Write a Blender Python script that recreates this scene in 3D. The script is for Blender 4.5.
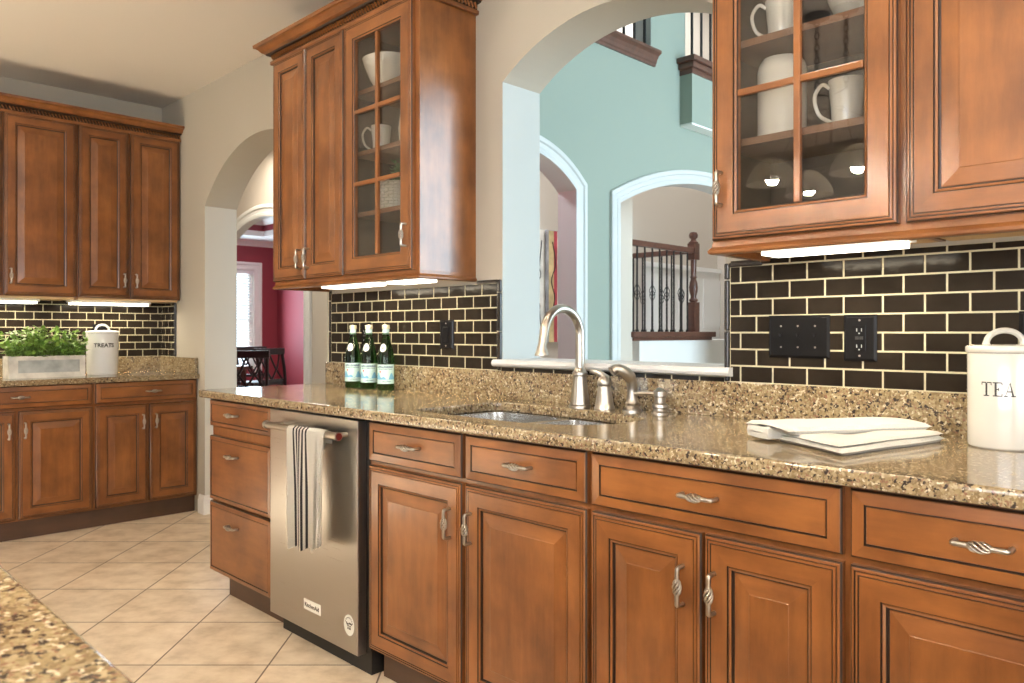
import bpy, bmesh, math, random
from mathutils import Vector, Matrix
random.seed(7)
PI = math.pi
SC = bpy.context.scene
COL = SC.collection
for o in list(bpy.data.objects):
    bpy.data.objects.remove(o)

# ------------------------------------------------------------------ camera
cam_d = bpy.data.cameras.new('camera')
cam = bpy.data.objects.new('camera', cam_d); COL.objects.link(cam)
cam.location = (0, -2.075, 1.134)
cam.rotation_euler = (PI/2, 0, PI/4)
cam_d.sensor_width = 36.0
cam_d.lens = 777/1024*36
cam_d.shift_y = -8.7/1024
cam_d.clip_start = 0.02
cam_d.dof.use_dof = True
cam_d.dof.focus_distance = 2.1
cam_d.dof.aperture_fstop = 10.0
SC.camera = cam
# ------------------------------------------------------------------ colour management
SC.view_settings.view_transform = 'Standard'
SC.view_settings.look = 'None'
SC.view_settings.gamma = 1.0
SC.view_settings.use_curve_mapping = False
SC.view_settings.exposure = -0.12
try:
    SC.cycles.max_bounces = 10
    SC.cycles.diffuse_bounces = 5
    SC.cycles.glossy_bounces = 5
    SC.cycles.transmission_bounces = 8
    SC.cycles.transparent_max_bounces = 12
    SC.cycles.caustics_reflective = False
    SC.cycles.caustics_refractive = False
    SC.cycles.sample_clamp_indirect = 12.0
except Exception:
    pass
# ------------------------------------------------------------------ sky
W = bpy.data.worlds.new('sky'); SC.world = W; W.use_nodes = True
bgn = W.node_tree.nodes['Background']
bgn.inputs['Color'].default_value = (0.72, 0.87, 1.0, 1)
bgn.inputs['Strength'].default_value = 3.5
# ------------------------------------------------------------------ lamps
def area(name, loc, rot, sx, sy, power, color, shape='RECTANGLE', spread=PI):
    l = bpy.data.lights.new(name, 'AREA'); l.energy = power; l.color = color
    l.shape = shape; l.size = sx; l.size_y = sy; l.spread = spread
    o = bpy.data.objects.new(name, l); COL.objects.link(o); o.location = loc; o.rotation_euler = rot
    return o
DAY = (0.67, 0.87, 1.0)
WARM = (1.0, 0.87, 0.72)
CEIL = 2.677
sun_d = bpy.data.lights.new('sun', 'SUN'); sun_d.energy = 95; sun_d.color = (1.0, 0.97, 0.92); sun_d.angle = 0.01
sun = bpy.data.objects.new('sun', sun_d); COL.objects.link(sun); sun.rotation_euler = (math.radians(55), 0, 0)  # strong sun added so its bounce off the floor brightens the ceiling
# lamps standing in for window daylight; kitchen pair tilted up to brighten the ceiling
area('daylight_kitchen_window', (0.7, -4.72, 1.45), (PI/2+0.45, 0, 0), 3.5, 1.6, 150, (0.97, 0.97, 1.0))
area('daylight_end_window', (2.72, -2.2, 1.45), (PI/2+0.45, 0, PI/2), 1.9, 1.6, 55, (0.97, 0.97, 1.0))
area('daylight_living_window', (2.9, 3.4, 2.1), (PI/2, 0, PI/2), 3.2, 3.6, 560, DAY)
area('daylight_dining_window', (-11.7, 3.3, 1.5), (PI/2, 0, -PI/2), 1.2, 1.4, 60, DAY)
area('stairwell_fill', (-4.1, 4.4, 5.2), (0, 0, 0), 1.2, 3.2, 120, (0.92, 0.95, 1.0))  # added overhead fill that evens out the stair wall, no source there
CANS = [(-3.55, -2.05), (-2.45, -1.02), (-1.20, -1.02), (0.15, -1.02), (-4.3, -3.0), (-2.9, -3.2), (-0.6, -3.2), (0.9, -2.2)]
for cx, cy in CANS:
    area('recessed_lamp', (cx, cy, CEIL-0.006), (0, 0, 0), 0.13, 0.13, 6, WARM, 'DISK')
area('hall_fill', (-5.6, 0.6, 2.6), (0, 0, 0), 0.25, 0.25, 20, WARM, 'DISK')  # added fill lifting the hall, no fixture there
area('dining_fill', (-8.6, 2.7, 2.78), (0, 0, 0), 0.6, 0.6, 90, (1.0, 0.97, 0.92), 'DISK')  # added fill brightening the dining room, no fixture there
area('foyer_fill', (-4.3, 1.6, 2.93), (0, 0, 0), 0.5, 0.5, 70, (0.92, 0.96, 1.0), 'DISK')  # unseen fill added to brighten the foyer

# ------------------------------------------------------------------ materials
def newmat(name):
    m = bpy.data.materials.new(name); m.use_nodes = True
    nt = m.node_tree; b = nt.nodes['Principled BSDF']
    return m, nt, b
def pmat(name, col, rough=0.5, metal=0.0, coat=0.0, noise=0.0, nscale=20, bump=0.0, bscale=60, spec=0.5, sub=0):
    m, nt, b = newmat(name)
    b.inputs['Roughness'].default_value = rough
    b.inputs['Metallic'].default_value = metal
    b.inputs['Coat Weight'].default_value = coat
    b.inputs['Coat Roughness'].default_value = 0.08
    b.inputs['Specular IOR Level'].default_value = spec
    tc = nt.nodes.new('ShaderNodeTexCoord')
    if noise > 0:
        n = nt.nodes.new('ShaderNodeTexNoise'); n.inputs['Scale'].default_value = nscale; n.inputs['Detail'].default_value = 4
        nt.links.new(tc.outputs['Object'], n.inputs['Vector'])
        r = nt.nodes.new('ShaderNodeValToRGB')
        r.color_ramp.elements[0].position = 0.3; r.color_ramp.elements[1].position = 0.7
        r.color_ramp.elements[0].color = tuple(c*(1-noise) for c in col)+(1,)
        r.color_ramp.elements[1].color = tuple(min(1, c*(1+noise)) for c in col)+(1,)
        nt.links.new(n.outputs['Fac'], r.inputs['Fac']); nt.links.new(r.outputs['Color'], b.inputs['Base Color'])
    else:
        b.inputs['Base Color'].default_value = tuple(col)+(1,)
    if bump > 0:
        n2 = nt.nodes.new('ShaderNodeTexNoise'); n2.inputs['Scale'].default_value = bscale; n2.inputs['Detail'].default_value = 2
        nt.links.new(tc.outputs['Object'], n2.inputs['Vector'])
        bp = nt.nodes.new('ShaderNodeBump'); bp.inputs['Strength'].default_value = bump; bp.inputs['Distance'].default_value = 0.01
        nt.links.new(n2.outputs['Fac'], bp.inputs['Height']); nt.links.new(bp.outputs['Normal'], b.inputs['Normal'])
    return m
def wood(name, horizontal=False, c0=(0.116, 0.040, 0.0115), c1=(0.270, 0.102, 0.0285), rough=0.30):
    m, nt, b = newmat(name)
    tc = nt.nodes.new('ShaderNodeTexCoord'); oi = nt.nodes.new('ShaderNodeObjectInfo')
    mul = nt.nodes.new('ShaderNodeVectorMath'); mul.operation = 'ADD'
    sc = nt.nodes.new('ShaderNodeVectorMath'); sc.operation = 'SCALE'; sc.inputs['Scale'].default_value = 13.0
    cmb = nt.nodes.new('ShaderNodeCombineXYZ')
    for i in range(3): nt.links.new(oi.outputs['Random'], cmb.inputs[i])
    nt.links.new(cmb.outputs[0], sc.inputs[0])
    nt.links.new(tc.outputs['Object'], mul.inputs[0]); nt.links.new(sc.outputs[0], mul.inputs[1])
    mp = nt.nodes.new('ShaderNodeMapping')
    mp.inputs['Scale'].default_value = (4, 26, 26) if horizontal else (26, 26, 4)
    nt.links.new(mul.outputs[0], mp.inputs['Vector'])
    n = nt.nodes.new('ShaderNodeTexNoise'); n.inputs['Scale'].default_value = 1.0; n.inputs['Detail'].default_value = 6; n.inputs['Roughness'].default_value = 0.65
    nt.links.new(mp.outputs[0], n.inputs['Vector'])
    n2 = nt.nodes.new('ShaderNodeTexNoise'); n2.inputs['Scale'].default_value = 7.0; n2.inputs['Detail'].default_value = 5
    nt.links.new(mul.outputs[0], n2.inputs['Vector'])
    mx = nt.nodes.new('ShaderNodeMath'); mx.operation = 'MULTIPLY_ADD'; mx.inputs[1].default_value = 0.42
    nt.links.new(n.outputs['Fac'], mx.inputs[0])
    mb = nt.nodes.new('ShaderNodeMath'); mb.operation = 'MULTIPLY'; mb.inputs[1].default_value = 0.58
    nt.links.new(n2.outputs['Fac'], mb.inputs[0]); nt.links.new(mb.outputs[0], mx.inputs[2])
    r = nt.nodes.new('ShaderNodeValToRGB')
    r.color_ramp.elements[0].position = 0.34; r.color_ramp.elements[0].color = c0+(1,)
    r.color_ramp.elements[1].position = 0.66; r.color_ramp.elements[1].color = c1+(1,)
    nt.links.new(mx.outputs[0], r.inputs['Fac']); nt.links.new(r.outputs['Color'], b.inputs['Base Color'])
    b.inputs['Roughness'].default_value = rough
    b.inputs['Coat Weight'].default_value = 0.22; b.inputs['Coat Roughness'].default_value = 0.13
    return m
M = {}
M['wv'] = wood('cherry_wood_vertical_grain')
M['wh'] = wood('cherry_wood_horizontal_grain', True)
M['glaze'] = pmat('dark_glaze', (0.022, 0.010, 0.005), 0.45)
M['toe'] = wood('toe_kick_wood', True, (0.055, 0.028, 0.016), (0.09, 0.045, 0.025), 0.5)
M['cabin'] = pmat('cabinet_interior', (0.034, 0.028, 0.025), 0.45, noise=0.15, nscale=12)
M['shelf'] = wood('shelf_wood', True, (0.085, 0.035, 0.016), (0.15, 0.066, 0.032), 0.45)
M['cabunder'] = pmat('maple_underside', (0.62, 0.44, 0.24), 0.5, noise=0.1, nscale=8)
M['dwood'] = wood('dark_stair_wood', True, (0.07, 0.028, 0.018), (0.13, 0.05, 0.032), 0.35)
M['wall'] = pmat('wall_paint_beige', (0.385, 0.357, 0.300), 0.75, bump=0.03, bscale=180)
M['ceil'] = pmat('ceiling_paint', (0.60, 0.565, 0.515), 0.85, bump=0.04, bscale=150)
M['teal'] = pmat('wall_paint_teal', (0.27, 0.315, 0.270), 0.8, bump=0.03, bscale=180)
M['jamb'] = pmat('jamb_paint', (0.56, 0.55, 0.50), 0.75)
M['jamb2'] = pmat('jamb_paint_dimmed', (0.355, 0.380, 0.370), 0.75)  # same jamb paint, darkened to offset the strong living room light
M['white2'] = pmat('white_trim_paint_dimmed', (0.55, 0.56, 0.56), 0.4)  # trim white toned down to offset the strong light on it
M['gray'] = pmat('wall_paint_greige', (0.58, 0.53, 0.46), 0.8)
M['red'] = pmat('wall_paint_burgundy', (0.27, 0.035, 0.05), 0.6)
M['white'] = pmat('white_trim_paint', (0.80, 0.80, 0.78), 0.4)
M['grout'] = pmat('cream_grout', (0.43, 0.39, 0.265), 0.8, bump=0.1, bscale=300)
M['tile'] = pmat('black_glazed_tile', (0.018, 0.0135, 0.010), 0.14, noise=0.3, nscale=9, bump=0.10, bscale=22, spec=0.13)
M['pencil'] = pmat('black_liner_tile', (0.02, 0.016, 0.014), 0.18)
M['nickel'] = pmat('satin_nickel', (0.43, 0.395, 0.345), 0.30, 1.0)
M['steel'] = pmat('sink_steel', (0.62, 0.62, 0.61), 0.24, 1.0)
M['black'] = pmat('black_plastic', (0.008, 0.008, 0.009), 0.18, spec=0.15)
M['blackm'] = pmat('black_iron', (0.010, 0.010, 0.011), 0.45)
M['cer'] = pmat('white_ceramic', (0.53, 0.515, 0.465), 0.16, coat=0.5)
M['tin'] = pmat('white_enamel', (0.74, 0.75, 0.74), 0.35)
M['ink'] = pmat('black_lettering', (0.02, 0.018, 0.016), 0.5)
M['linen'] = pmat('white_cotton', (0.57, 0.555, 0.51), 0.9, bump=0.5, bscale=260)
M['towelw'] = pmat('cream_terry_cotton', (0.80, 0.77, 0.70), 0.9, bump=0.5, bscale=260)
M['stripe'] = pmat('charcoal_cotton', (0.035, 0.032, 0.034), 0.95, bump=0.4, bscale=260)
M['label'] = pmat('label_paper', (0.50, 0.70, 0.68), 0.5)
M['labelw'] = pmat('label_white', (0.78, 0.80, 0.76), 0.5)
M['labelb'] = pmat('label_blue', (0.16, 0.42, 0.62), 0.5)
M['labeln'] = pmat('label_navy', (0.03, 0.05, 0.14), 0.5)
M['labelr'] = pmat('label_red', (0.6, 0.05, 0.04), 0.5)
M['cap'] = pmat('bottle_cap', (0.72, 0.68, 0.50), 0.3, 0.6)
M['leaf'] = pmat('green_leaf', (0.25, 0.43, 0.085), 0.5, noise=0.4, nscale=30)
M['leafd'] = pmat('dark_green_leaf', (0.12, 0.22, 0.11), 0.5, noise=0.3, nscale=30)
M['stem'] = pmat('plant_stem', (0.10, 0.16, 0.04), 0.6)
M['soil'] = pmat('potting_soil', (0.03, 0.02, 0.012), 0.95)
M['wash'] = pmat('whitewashed_wood', (0.66, 0.64, 0.58), 0.7, noise=0.22, nscale=16)
M['zinc'] = pmat('galvanised_metal', (0.42, 0.45, 0.44), 0.45, 0.5, noise=0.25, nscale=14)
M['redmed'] = pmat('red_enamel', (0.12, 0.012, 0.01), 0.3)
M['chairw'] = pmat('black_chair_wood', (0.012, 0.010, 0.010), 0.3)
M['uphol'] = pmat('beige_upholstery', (0.60, 0.52, 0.44), 0.9)
M['blind'] = pmat('white_blind', (0.86, 0.87, 0.88), 0.6)
m, nt, b = newmat('alabaster_glass'); nt.nodes.remove(b)
_o = nt.nodes['Material Output']; _t = nt.nodes.new('ShaderNodeBsdfTransparent'); _l = nt.nodes.new('ShaderNodeBsdfTranslucent'); _d = nt.nodes.new('ShaderNodeBsdfDiffuse')
_l.inputs['Color'].default_value = (0.85, 0.80, 0.70, 1); _d.inputs['Color'].default_value = (0.80, 0.76, 0.68, 1)
_m1 = nt.nodes.new('ShaderNodeMixShader'); _m2 = nt.nodes.new('ShaderNodeMixShader'); _m1.inputs[0].default_value = 0.5; _m2.inputs[0].default_value = 0.06
nt.links.new(_l.outputs[0], _m1.inputs[1]); nt.links.new(_d.outputs[0], _m1.inputs[2]); nt.links.new(_m1.outputs[0], _m2.inputs[1]); nt.links.new(_t.outputs[0], _m2.inputs[2]); nt.links.new(_m2.outputs[0], _o.inputs['Surface'])
M['shade'] = m
M['canvas1'] = pmat('canvas_grey', (0.33, 0.34, 0.36), 0.8, noise=0.4, nscale=6)
M['canvas2'] = pmat('canvas_ochre', (0.62, 0.50, 0.26), 0.8, noise=0.35, nscale=7)
M['canvas3'] = pmat('canvas_crimson', (0.45, 0.06, 0.08), 0.8, noise=0.3, nscale=9)
M['canvas4'] = pmat('canvas_ivory', (0.66, 0.64, 0.58), 0.8, noise=0.2, nscale=9)
M['carpet'] = pmat('carpet_floor', (0.45, 0.38, 0.30), 0.95)
M['rubber'] = pmat('dark_rubber', (0.012, 0.011, 0.010), 0.6)
def emis(name, col, st):
    m, nt, b = newmat(name)
    b.inputs['Base Color'].default_value = tuple(col)+(1,)
    b.inputs['Emission Color'].default_value = tuple(col)+(1,)
    b.inputs['Emission Strength'].default_value = st
    return m
M['tube'] = emis('lit_diffuser', (1.0, 0.93, 0.80), 5.0)
M['canlit'] = emis('lit_recessed_lens', (1.0, 0.92, 0.80), 8.0)
m, nt, b = newmat('lit_bulb'); nt.nodes.remove(b)
_o = nt.nodes['Material Output']; _t = nt.nodes.new('ShaderNodeBsdfTransparent'); _e = nt.nodes.new('ShaderNodeEmission'); _e.inputs['Color'].default_value = (1.0, 0.93, 0.82, 1); _e.inputs['Strength'].default_value = 6
_m1 = nt.nodes.new('ShaderNodeMixShader'); _m1.inputs[0].default_value = 0.3
nt.links.new(_t.outputs[0], _m1.inputs[1]); nt.links.new(_e.outputs[0], _m1.inputs[2]); nt.links.new(_m1.outputs[0], _o.inputs['Surface'])
M['bulb'] = m
def glassmat(name, tint=(1, 1, 1), rough=0.0, ior=1.5):
    m, nt, b = newmat(name); nt.nodes.remove(b)
    out = nt.nodes['Material Output']
    fr = nt.nodes.new('ShaderNodeFresnel'); fr.inputs['IOR'].default_value = ior
    tr = nt.nodes.new('ShaderNodeBsdfTransparent'); tr.inputs['Color'].default_value = tuple(tint)+(1,)
    gl = nt.nodes.new('ShaderNodeBsdfGlossy'); gl.inputs['Roughness'].default_value = rough
    mx = nt.nodes.new('ShaderNodeMixShader')
    ge = nt.nodes.new('ShaderNodeNewGeometry'); mi_ = nt.nodes.new('ShaderNodeMix')
    mi_.inputs[2].default_value = ior; mi_.inputs[3].default_value = 1.0/ior     # both faces of the thin pane reflect alike
    nt.links.new(ge.outputs['Backfacing'], mi_.inputs[0]); nt.links.new(mi_.outputs[0], fr.inputs['IOR'])
    nt.links.new(fr.outputs[0], mx.inputs[0]); nt.links.new(tr.outputs[0], mx.inputs[1]); nt.links.new(gl.outputs[0], mx.inputs[2])
    nt.links.new(mx.outputs[0], out.inputs['Surface'])
    return m
M['pane'] = glassmat('clear_pane', (0.93, 0.93, 0.92), 0.0, 1.62)
M['wpane'] = glassmat('window_pane', (0.97, 0.98, 0.98), 0.0, 1.45)
m, nt, b = newmat('green_bottle_glass')
b.inputs['Base Color'].default_value = (0.07, 0.24, 0.07, 1); b.inputs['Roughness'].default_value = 0.03
b.inputs['Transmission Weight'].default_value = 1.0; b.inputs['IOR'].default_value = 1.33
M['bottle'] = m
# brushed stainless
m, nt, b = newmat('brushed_stainless')
b.inputs['Base Color'].default_value = (0.42, 0.405, 0.38, 1); b.inputs['Metallic'].default_value = 1.0
tc = nt.nodes.new('ShaderNodeTexCoord'); mp = nt.nodes.new('ShaderNodeMapping'); mp.inputs['Scale'].default_value = (2, 2, 400)
n = nt.nodes.new('ShaderNodeTexNoise'); n.inputs['Scale'].default_value = 2.0; n.inputs['Detail'].default_value = 3
nt.links.new(tc.outputs['Object'], mp.inputs['Vector']); nt.links.new(mp.outputs[0], n.inputs['Vector'])
mr = nt.nodes.new('ShaderNodeMapRange'); mr.inputs['To Min'].default_value = 0.24; mr.inputs['To Max'].default_value = 0.36
nt.links.new(n.outputs['Fac'], mr.inputs['Value']); nt.links.new(mr.outputs[0], b.inputs['Roughness'])
M['ss'] = m
# granite
m, nt, b = newmat('speckled_gold_granite')
tc = nt.nodes.new('ShaderNodeTexCoord')
def noise(sc, det=3, rough=0.6, off=0.0):
    n = nt.nodes.new('ShaderNodeTexNoise'); n.inputs['Scale'].default_value = sc; n.inputs['Detail'].default_value = det
    n.inputs['Roughness'].default_value = rough
    if off:
        mp = nt.nodes.new('ShaderNodeMapping'); mp.inputs['Location'].default_value = (off, off*1.7, off*0.6)
        nt.links.new(tc.outputs['Object'], mp.inputs['Vector']); nt.links.new(mp.outputs[0], n.inputs['Vector'])
    else:
        nt.links.new(tc.outputs['Object'], n.inputs['Vector'])
    return n.outputs['Fac']
def ramp(fac, stops, interp='LINEAR'):
    r = nt.nodes.new('ShaderNodeValToRGB'); r.color_ramp.interpolation = interp
    while len(r.color_ramp.elements) < len(stops): r.color_ramp.elements.new(0.5)
    for e, (p, c) in zip(r.color_ramp.elements, stops): e.position = p; e.color = tuple(c)+(1,)
    nt.links.new(fac, r.inputs['Fac']); return r.outputs['Color']
def mixc(fac, a, c):
    mx = nt.nodes.new('ShaderNodeMix'); mx.data_type = 'RGBA'
    nt.links.new(fac, mx.inputs[0])
    for s, k in ((a, 6), (c, 7)):
        if isinstance(s, tuple): mx.inputs[k].default_value = s+(1,)
        else: nt.links.new(s, mx.inputs[k])
    return mx.outputs[2]
v = nt.nodes.new('ShaderNodeTexVoronoi'); v.inputs['Scale'].default_value = 190
nt.links.new(tc.outputs['Object'], v.inputs['Vector'])
sepc = nt.nodes.new('ShaderNodeSeparateColor'); nt.links.new(v.outputs['Color'], sepc.inputs[0])
base = ramp(sepc.outputs[0], [(0.0, (0.075, 0.047, 0.024)), (0.3, (0.19, 0.135, 0.070)), (0.62, (0.27, 0.210, 0.120)), (0.85, (0.40, 0.33, 0.215)), (1.0, (0.13, 0.085, 0.046))])
cloud = ramp(noise(24, 4, 0.6), [(0.34, (0.14, 0.092, 0.043)), (0.62, (0.33, 0.26, 0.145))])
mixn = nt.nodes.new('ShaderNodeMix'); mixn.data_type = 'RGBA'; mixn.inputs[0].default_value = 0.42
nt.links.new(base, mixn.inputs[6]); nt.links.new(cloud, mixn.inputs[7])
spk = ramp(noise(105, 3, 0.6, 3.1), [(0.56, (0, 0, 0)), (0.60, (1, 1, 1))])
c2 = mixc(spk, mixn.outputs[2], (0.035, 0.026, 0.022))
spk2 = ramp(noise(150, 2, 0.5, 9.3), [(0.59, (0, 0, 0)), (0.66, (1, 1, 1))])
c3 = mixc(spk2, c2, (0.20, 0.11, 0.07))
spk3 = ramp(noise(120, 2, 0.5, 17.0), [(0.62, (0, 0, 0)), (0.66, (1, 1, 1))])
c4 = mixc(spk3, c3, (0.50, 0.43, 0.31))
nt.links.new(c4, b.inputs['Base Color'])
b.inputs['Roughness'].default_value = 0.09; b.inputs['Specular IOR Level'].default_value = 0.6
M['granite'] = m
# floor tile: square tiles laid diagonally
m, nt, b = newmat('travertine_floor_tile')
tc = nt.nodes.new('ShaderNodeTexCoord')
br = nt.nodes.new('ShaderNodeTexBrick'); br.offset = 0.0; br.squash = 1.0
br.inputs['Scale'].default_value = 1.0; br.inputs['Brick Width'].default_value = 0.3925; br.inputs['Row Height'].default_value = 0.3925
br.inputs['Mortar Size'].default_value = 0.0032; br.inputs['Mortar Smooth'].default_value = 0.1; br.inputs['Bias'].default_value = 0.0
br.inputs['Color1'].default_value = (0.94, 0.94, 0.94, 1); br.inputs['Color2'].default_value = (1.06, 1.06, 1.06, 1); br.inputs['Mortar'].default_value = (0.20, 0.16, 0.13, 1)
nt.links.new(tc.outputs['Object'], br.inputs['Vector'])
mp = nt.nodes.new('ShaderNodeMapping'); mp.inputs['Scale'].default_value = (2.2, 2.6, 1); mp.inputs['Rotation'].default_value = (0, 0, 0.3)
nt.links.new(tc.outputs['Object'], mp.inputs['Vector'])
n = nt.nodes.new('ShaderNodeTexNoise'); n.inputs['Scale'].default_value = 3.2; n.inputs['Detail'].default_value = 8; n.inputs['Roughness'].default_value = 0.62
nt.links.new(mp.outputs[0], n.inputs['Vector'])
cc = ramp(n.outputs['Fac'], [(0.30, (0.50, 0.385, 0.265)), (0.5, (0.68, 0.56, 0.42)), (0.70, (0.80, 0.69, 0.54))])
mm = nt.nodes.new('ShaderNodeMix'); mm.data_type = 'RGBA'; mm.blend_type = 'MULTIPLY'; mm.inputs[0].default_value = 1.0
nt.links.new(cc, mm.inputs[6]); nt.links.new(br.outputs['Color'], mm.inputs[7])
nt.links.new(mm.outputs[2], b.inputs['Base Color'])
b.inputs['Roughness'].default_value = 0.42
bp = nt.nodes.new('ShaderNodeBump'); bp.inputs['Strength'].default_value = 0.25; bp.inputs['Distance'].default_value = 0.004; bp.invert = True
nt.links.new(br.outputs['Fac'], bp.inputs['Height']); nt.links.new(bp.outputs['Normal'], b.inputs['Normal'])
M['floor'] = m

# ------------------------------------------------------------------ mesh helpers
ORG = {}
def _link(name, bm, mats, parent, smooth, autos=True):
    me = bpy.data.meshes.new(name)
    if parent is not None:
        org = ORG.get(parent.name, Vector((0, 0, 0)))
        bmesh.ops.translate(bm, verts=bm.verts, vec=-org)
    bm.normal_update()
    if smooth:
        for f in bm.faces: f.smooth = True
        for e in bm.edges:
            if len(e.link_faces) == 2 and e.calc_face_angle(0) > 0.6: e.smooth = False
    bm.to_mesh(me); bm.free()
    if not isinstance(mats, (list, tuple)): mats = [mats]
    for mt in mats: me.materials.append(M[mt] if isinstance(mt, str) else mt)
    o = bpy.data.objects.new(name, me); COL.objects.link(o)
    if parent is not None:
        o.parent = parent; ORG[o.name] = ORG.get(parent.name, Vector((0, 0, 0)))
    else:
        ORG[o.name] = Vector((0, 0, 0))
    return o
def part(name, bm, mats, parent, smooth=False, label=None):
    o = _link(name, bm, mats, parent, smooth)
    if label: o['label'] = label
    return o
def props(o, label, cat, group=None, kind=None):
    o['label'] = label; o['category'] = cat
    if group: o['group'] = group
    if kind: o['kind'] = kind
    return o
def thing(name, label, cat, loc=(0, 0, 0), rz=0.0, group=None, local=False):
    """Empty at the thing's base; with local=True its parts are modelled in its own frame, else in the room's."""
    o = bpy.data.objects.new(name, None); COL.objects.link(o); o.empty_display_size = 0.05
    o.location = loc; o.rotation_euler = (0, 0, rz)
    ORG[o.name] = Vector((0, 0, 0)) if local else Vector(loc)
    return props(o, label, cat, group)
def single(name, bm, mats, label, cat, group=None, smooth=False, base=None):
    if base is not None: bmesh.ops.translate(bm, verts=bm.verts, vec=-Vector(base))
    o = _link(name, bm, mats, None, smooth)
    if base is not None: o.location = base
    return props(o, label, cat, group)
def struct(name, bm, mats, label, smooth=False, cat='room'):
    o = _link(name, bm, mats, None, smooth)
    return props(o, label, cat, None, 'structure')
def box(bm, x0, x1, y0, y1, z0, z1, mi=0, bev=0.0):
    vs = [bm.verts.new((x, y, z)) for x in (x0, x1) for y in (y0, y1) for z in (z0, z1)]
    idx = [(0, 1, 3, 2), (4, 6, 7, 5), (0, 4, 5, 1), (2, 3, 7, 6), (0, 2, 6, 4), (1, 5, 7, 3)]
    fs = []
    for q in idx:
        f = bm.faces.new([vs[i] for i in q]); f.material_index = mi; fs.append(f)
    if bev > 0:
        es = list({e for f in fs for e in f.edges})
        r = bmesh.ops.bevel(bm, geom=es, offset=bev, segments=2, affect='EDGES', profile=0.6)
        for f in r['faces']: f.material_index = mi
    return fs
def B(*boxes, bev=0.0):
    bm = bmesh.new()
    for b_ in boxes: box(bm, *b_, bev=bev)
    return bm
def lathe(bm, prof, c=(0, 0, 0), seg=32, mi=0, sx=1.0, sy=1.0):
    rings = []
    for r, z in prof:
        if r < 1e-5: rings.append([bm.verts.new((c[0], c[1], c[2]+z))])
        else: rings.append([bm.verts.new((c[0]+sx*r*math.cos(2*PI*i/seg), c[1]+sy*r*math.sin(2*PI*i/seg), c[2]+z)) for i in range(seg)])
    for a, b_ in zip(rings, rings[1:]):
        for i in range(seg):
            j = (i+1) % seg
            try:
                if len(a) == 1 and len(b_) == 1: continue
                if len(a) == 1: f = bm.faces.new((a[0], b_[j], b_[i]))
                elif len(b_) == 1: f = bm.faces.new((a[i], a[j], b_[0]))
                else: f = bm.faces.new((a[i], a[j], b_[j], b_[i]))
                f.material_index = mi
            except ValueError: pass
    return rings
def tube(bm, pts, rad, seg=10, cap=True, mi=0):
    pts = [Vector(p) for p in pts]; n = len(pts)
    rads = rad if isinstance(rad, (list, tuple)) else [rad]*n
    tang = []
    for i in range(n):
        t = pts[min(i+1, n-1)]-pts[max(i-1, 0)]
        tang.append(t.normalized() if t.length > 1e-9 else Vector((0, 0, 1)))
    up = Vector((0, 0, 1)) if abs(tang[0].z) < 0.9 else Vector((1, 0, 0))
    nrm = tang[0].cross(up).normalized(); rings = []
    for i in range(n):
        if i > 0:
            q = tang[i-1].rotation_difference(tang[i]); nrm = (q @ nrm).normalized()
        bn = tang[i].cross(nrm).normalized()
        rings.append([bm.verts.new(pts[i]+(nrm*math.cos(2*PI*k/seg)+bn*math.sin(2*PI*k/seg))*rads[i]) for k in range(seg)])
    for a, b_ in zip(rings, rings[1:]):
        for k in range(seg):
            f = bm.faces.new((a[k], a[(k+1) % seg], b_[(k+1) % seg], b_[k])); f.material_index = mi
    if cap:
        f = bm.faces.new(list(reversed(rings[0]))); f.material_index = mi
        f = bm.faces.new(rings[-1]); f.material_index = mi
def catmull(pts, n=8):
    P = [Vector(p) for p in pts]; out = []
    for i in range(len(P)-1):
        p0 = P[max(i-1, 0)]; p1 = P[i]; p2 = P[i+1]; p3 = P[min(i+2, len(P)-1)]
        for k in range(n):
            t = k/n
            out.append(0.5*((2*p1)+(-p0+p2)*t+(2*p0-5*p1+4*p2-p3)*t*t+(-p0+3*p1-3*p2+p3)*t**3))
    out.append(P[-1]); return out
def round_poly(pts, r, n=6):
    out = []; m_ = len(pts)
    for i in range(m_):
        p = Vector(pts[i]); a = Vector(pts[i-1]); c = Vector(pts[(i+1) % m_])
        rr = r[i] if isinstance(r, (list, tuple)) else r
        u = (a-p); w = (c-p); d = min(rr, u.length*0.49, w.length*0.49)
        s0 = p+u.normalized()*d; s1 = p+w.normalized()*d
        for k in range(n+1):
            t = k/n; out.append(s0*(1-t)**2+p*2*t*(1-t)+s1*t*t)
    return out
def slab2d(loops, z0, z1, bevel=0.0):
    """Flat slab with holes: outline loops of (x, y), filled and extruded, edges rounded by bevel. Returns a bmesh."""
    cu = bpy.data.curves.new('slab', 'CURVE'); cu.dimensions = '2D'; cu.fill_mode = 'BOTH'
    cu.extrude = (z1-z0)/2-bevel; cu.bevel_depth = bevel; cu.bevel_resolution = 2; cu.offset = -bevel
    for lp in loops:
        sp = cu.splines.new('POLY'); sp.points.add(len(lp)-1)
        for p, q in zip(sp.points, lp): p.co = (q[0], q[1], 0, 1)
        sp.use_cyclic_u = True
    o = bpy.data.objects.new('slab', cu); COL.objects.link(o)
    dg = bpy.context.evaluated_depsgraph_get(); dg.update()
    me = bpy.data.meshes.new_from_object(o.evaluated_get(dg))
    bm = bmesh.new(); bm.from_mesh(me); bmesh.ops.translate(bm, verts=bm.verts, vec=(0, 0, (z0+z1)/2))
    bmesh.ops.remove_doubles(bm, verts=bm.verts, dist=1e-5)
    bpy.data.objects.remove(o); bpy.data.curves.remove(cu); bpy.data.meshes.remove(me)
    return bm
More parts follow.
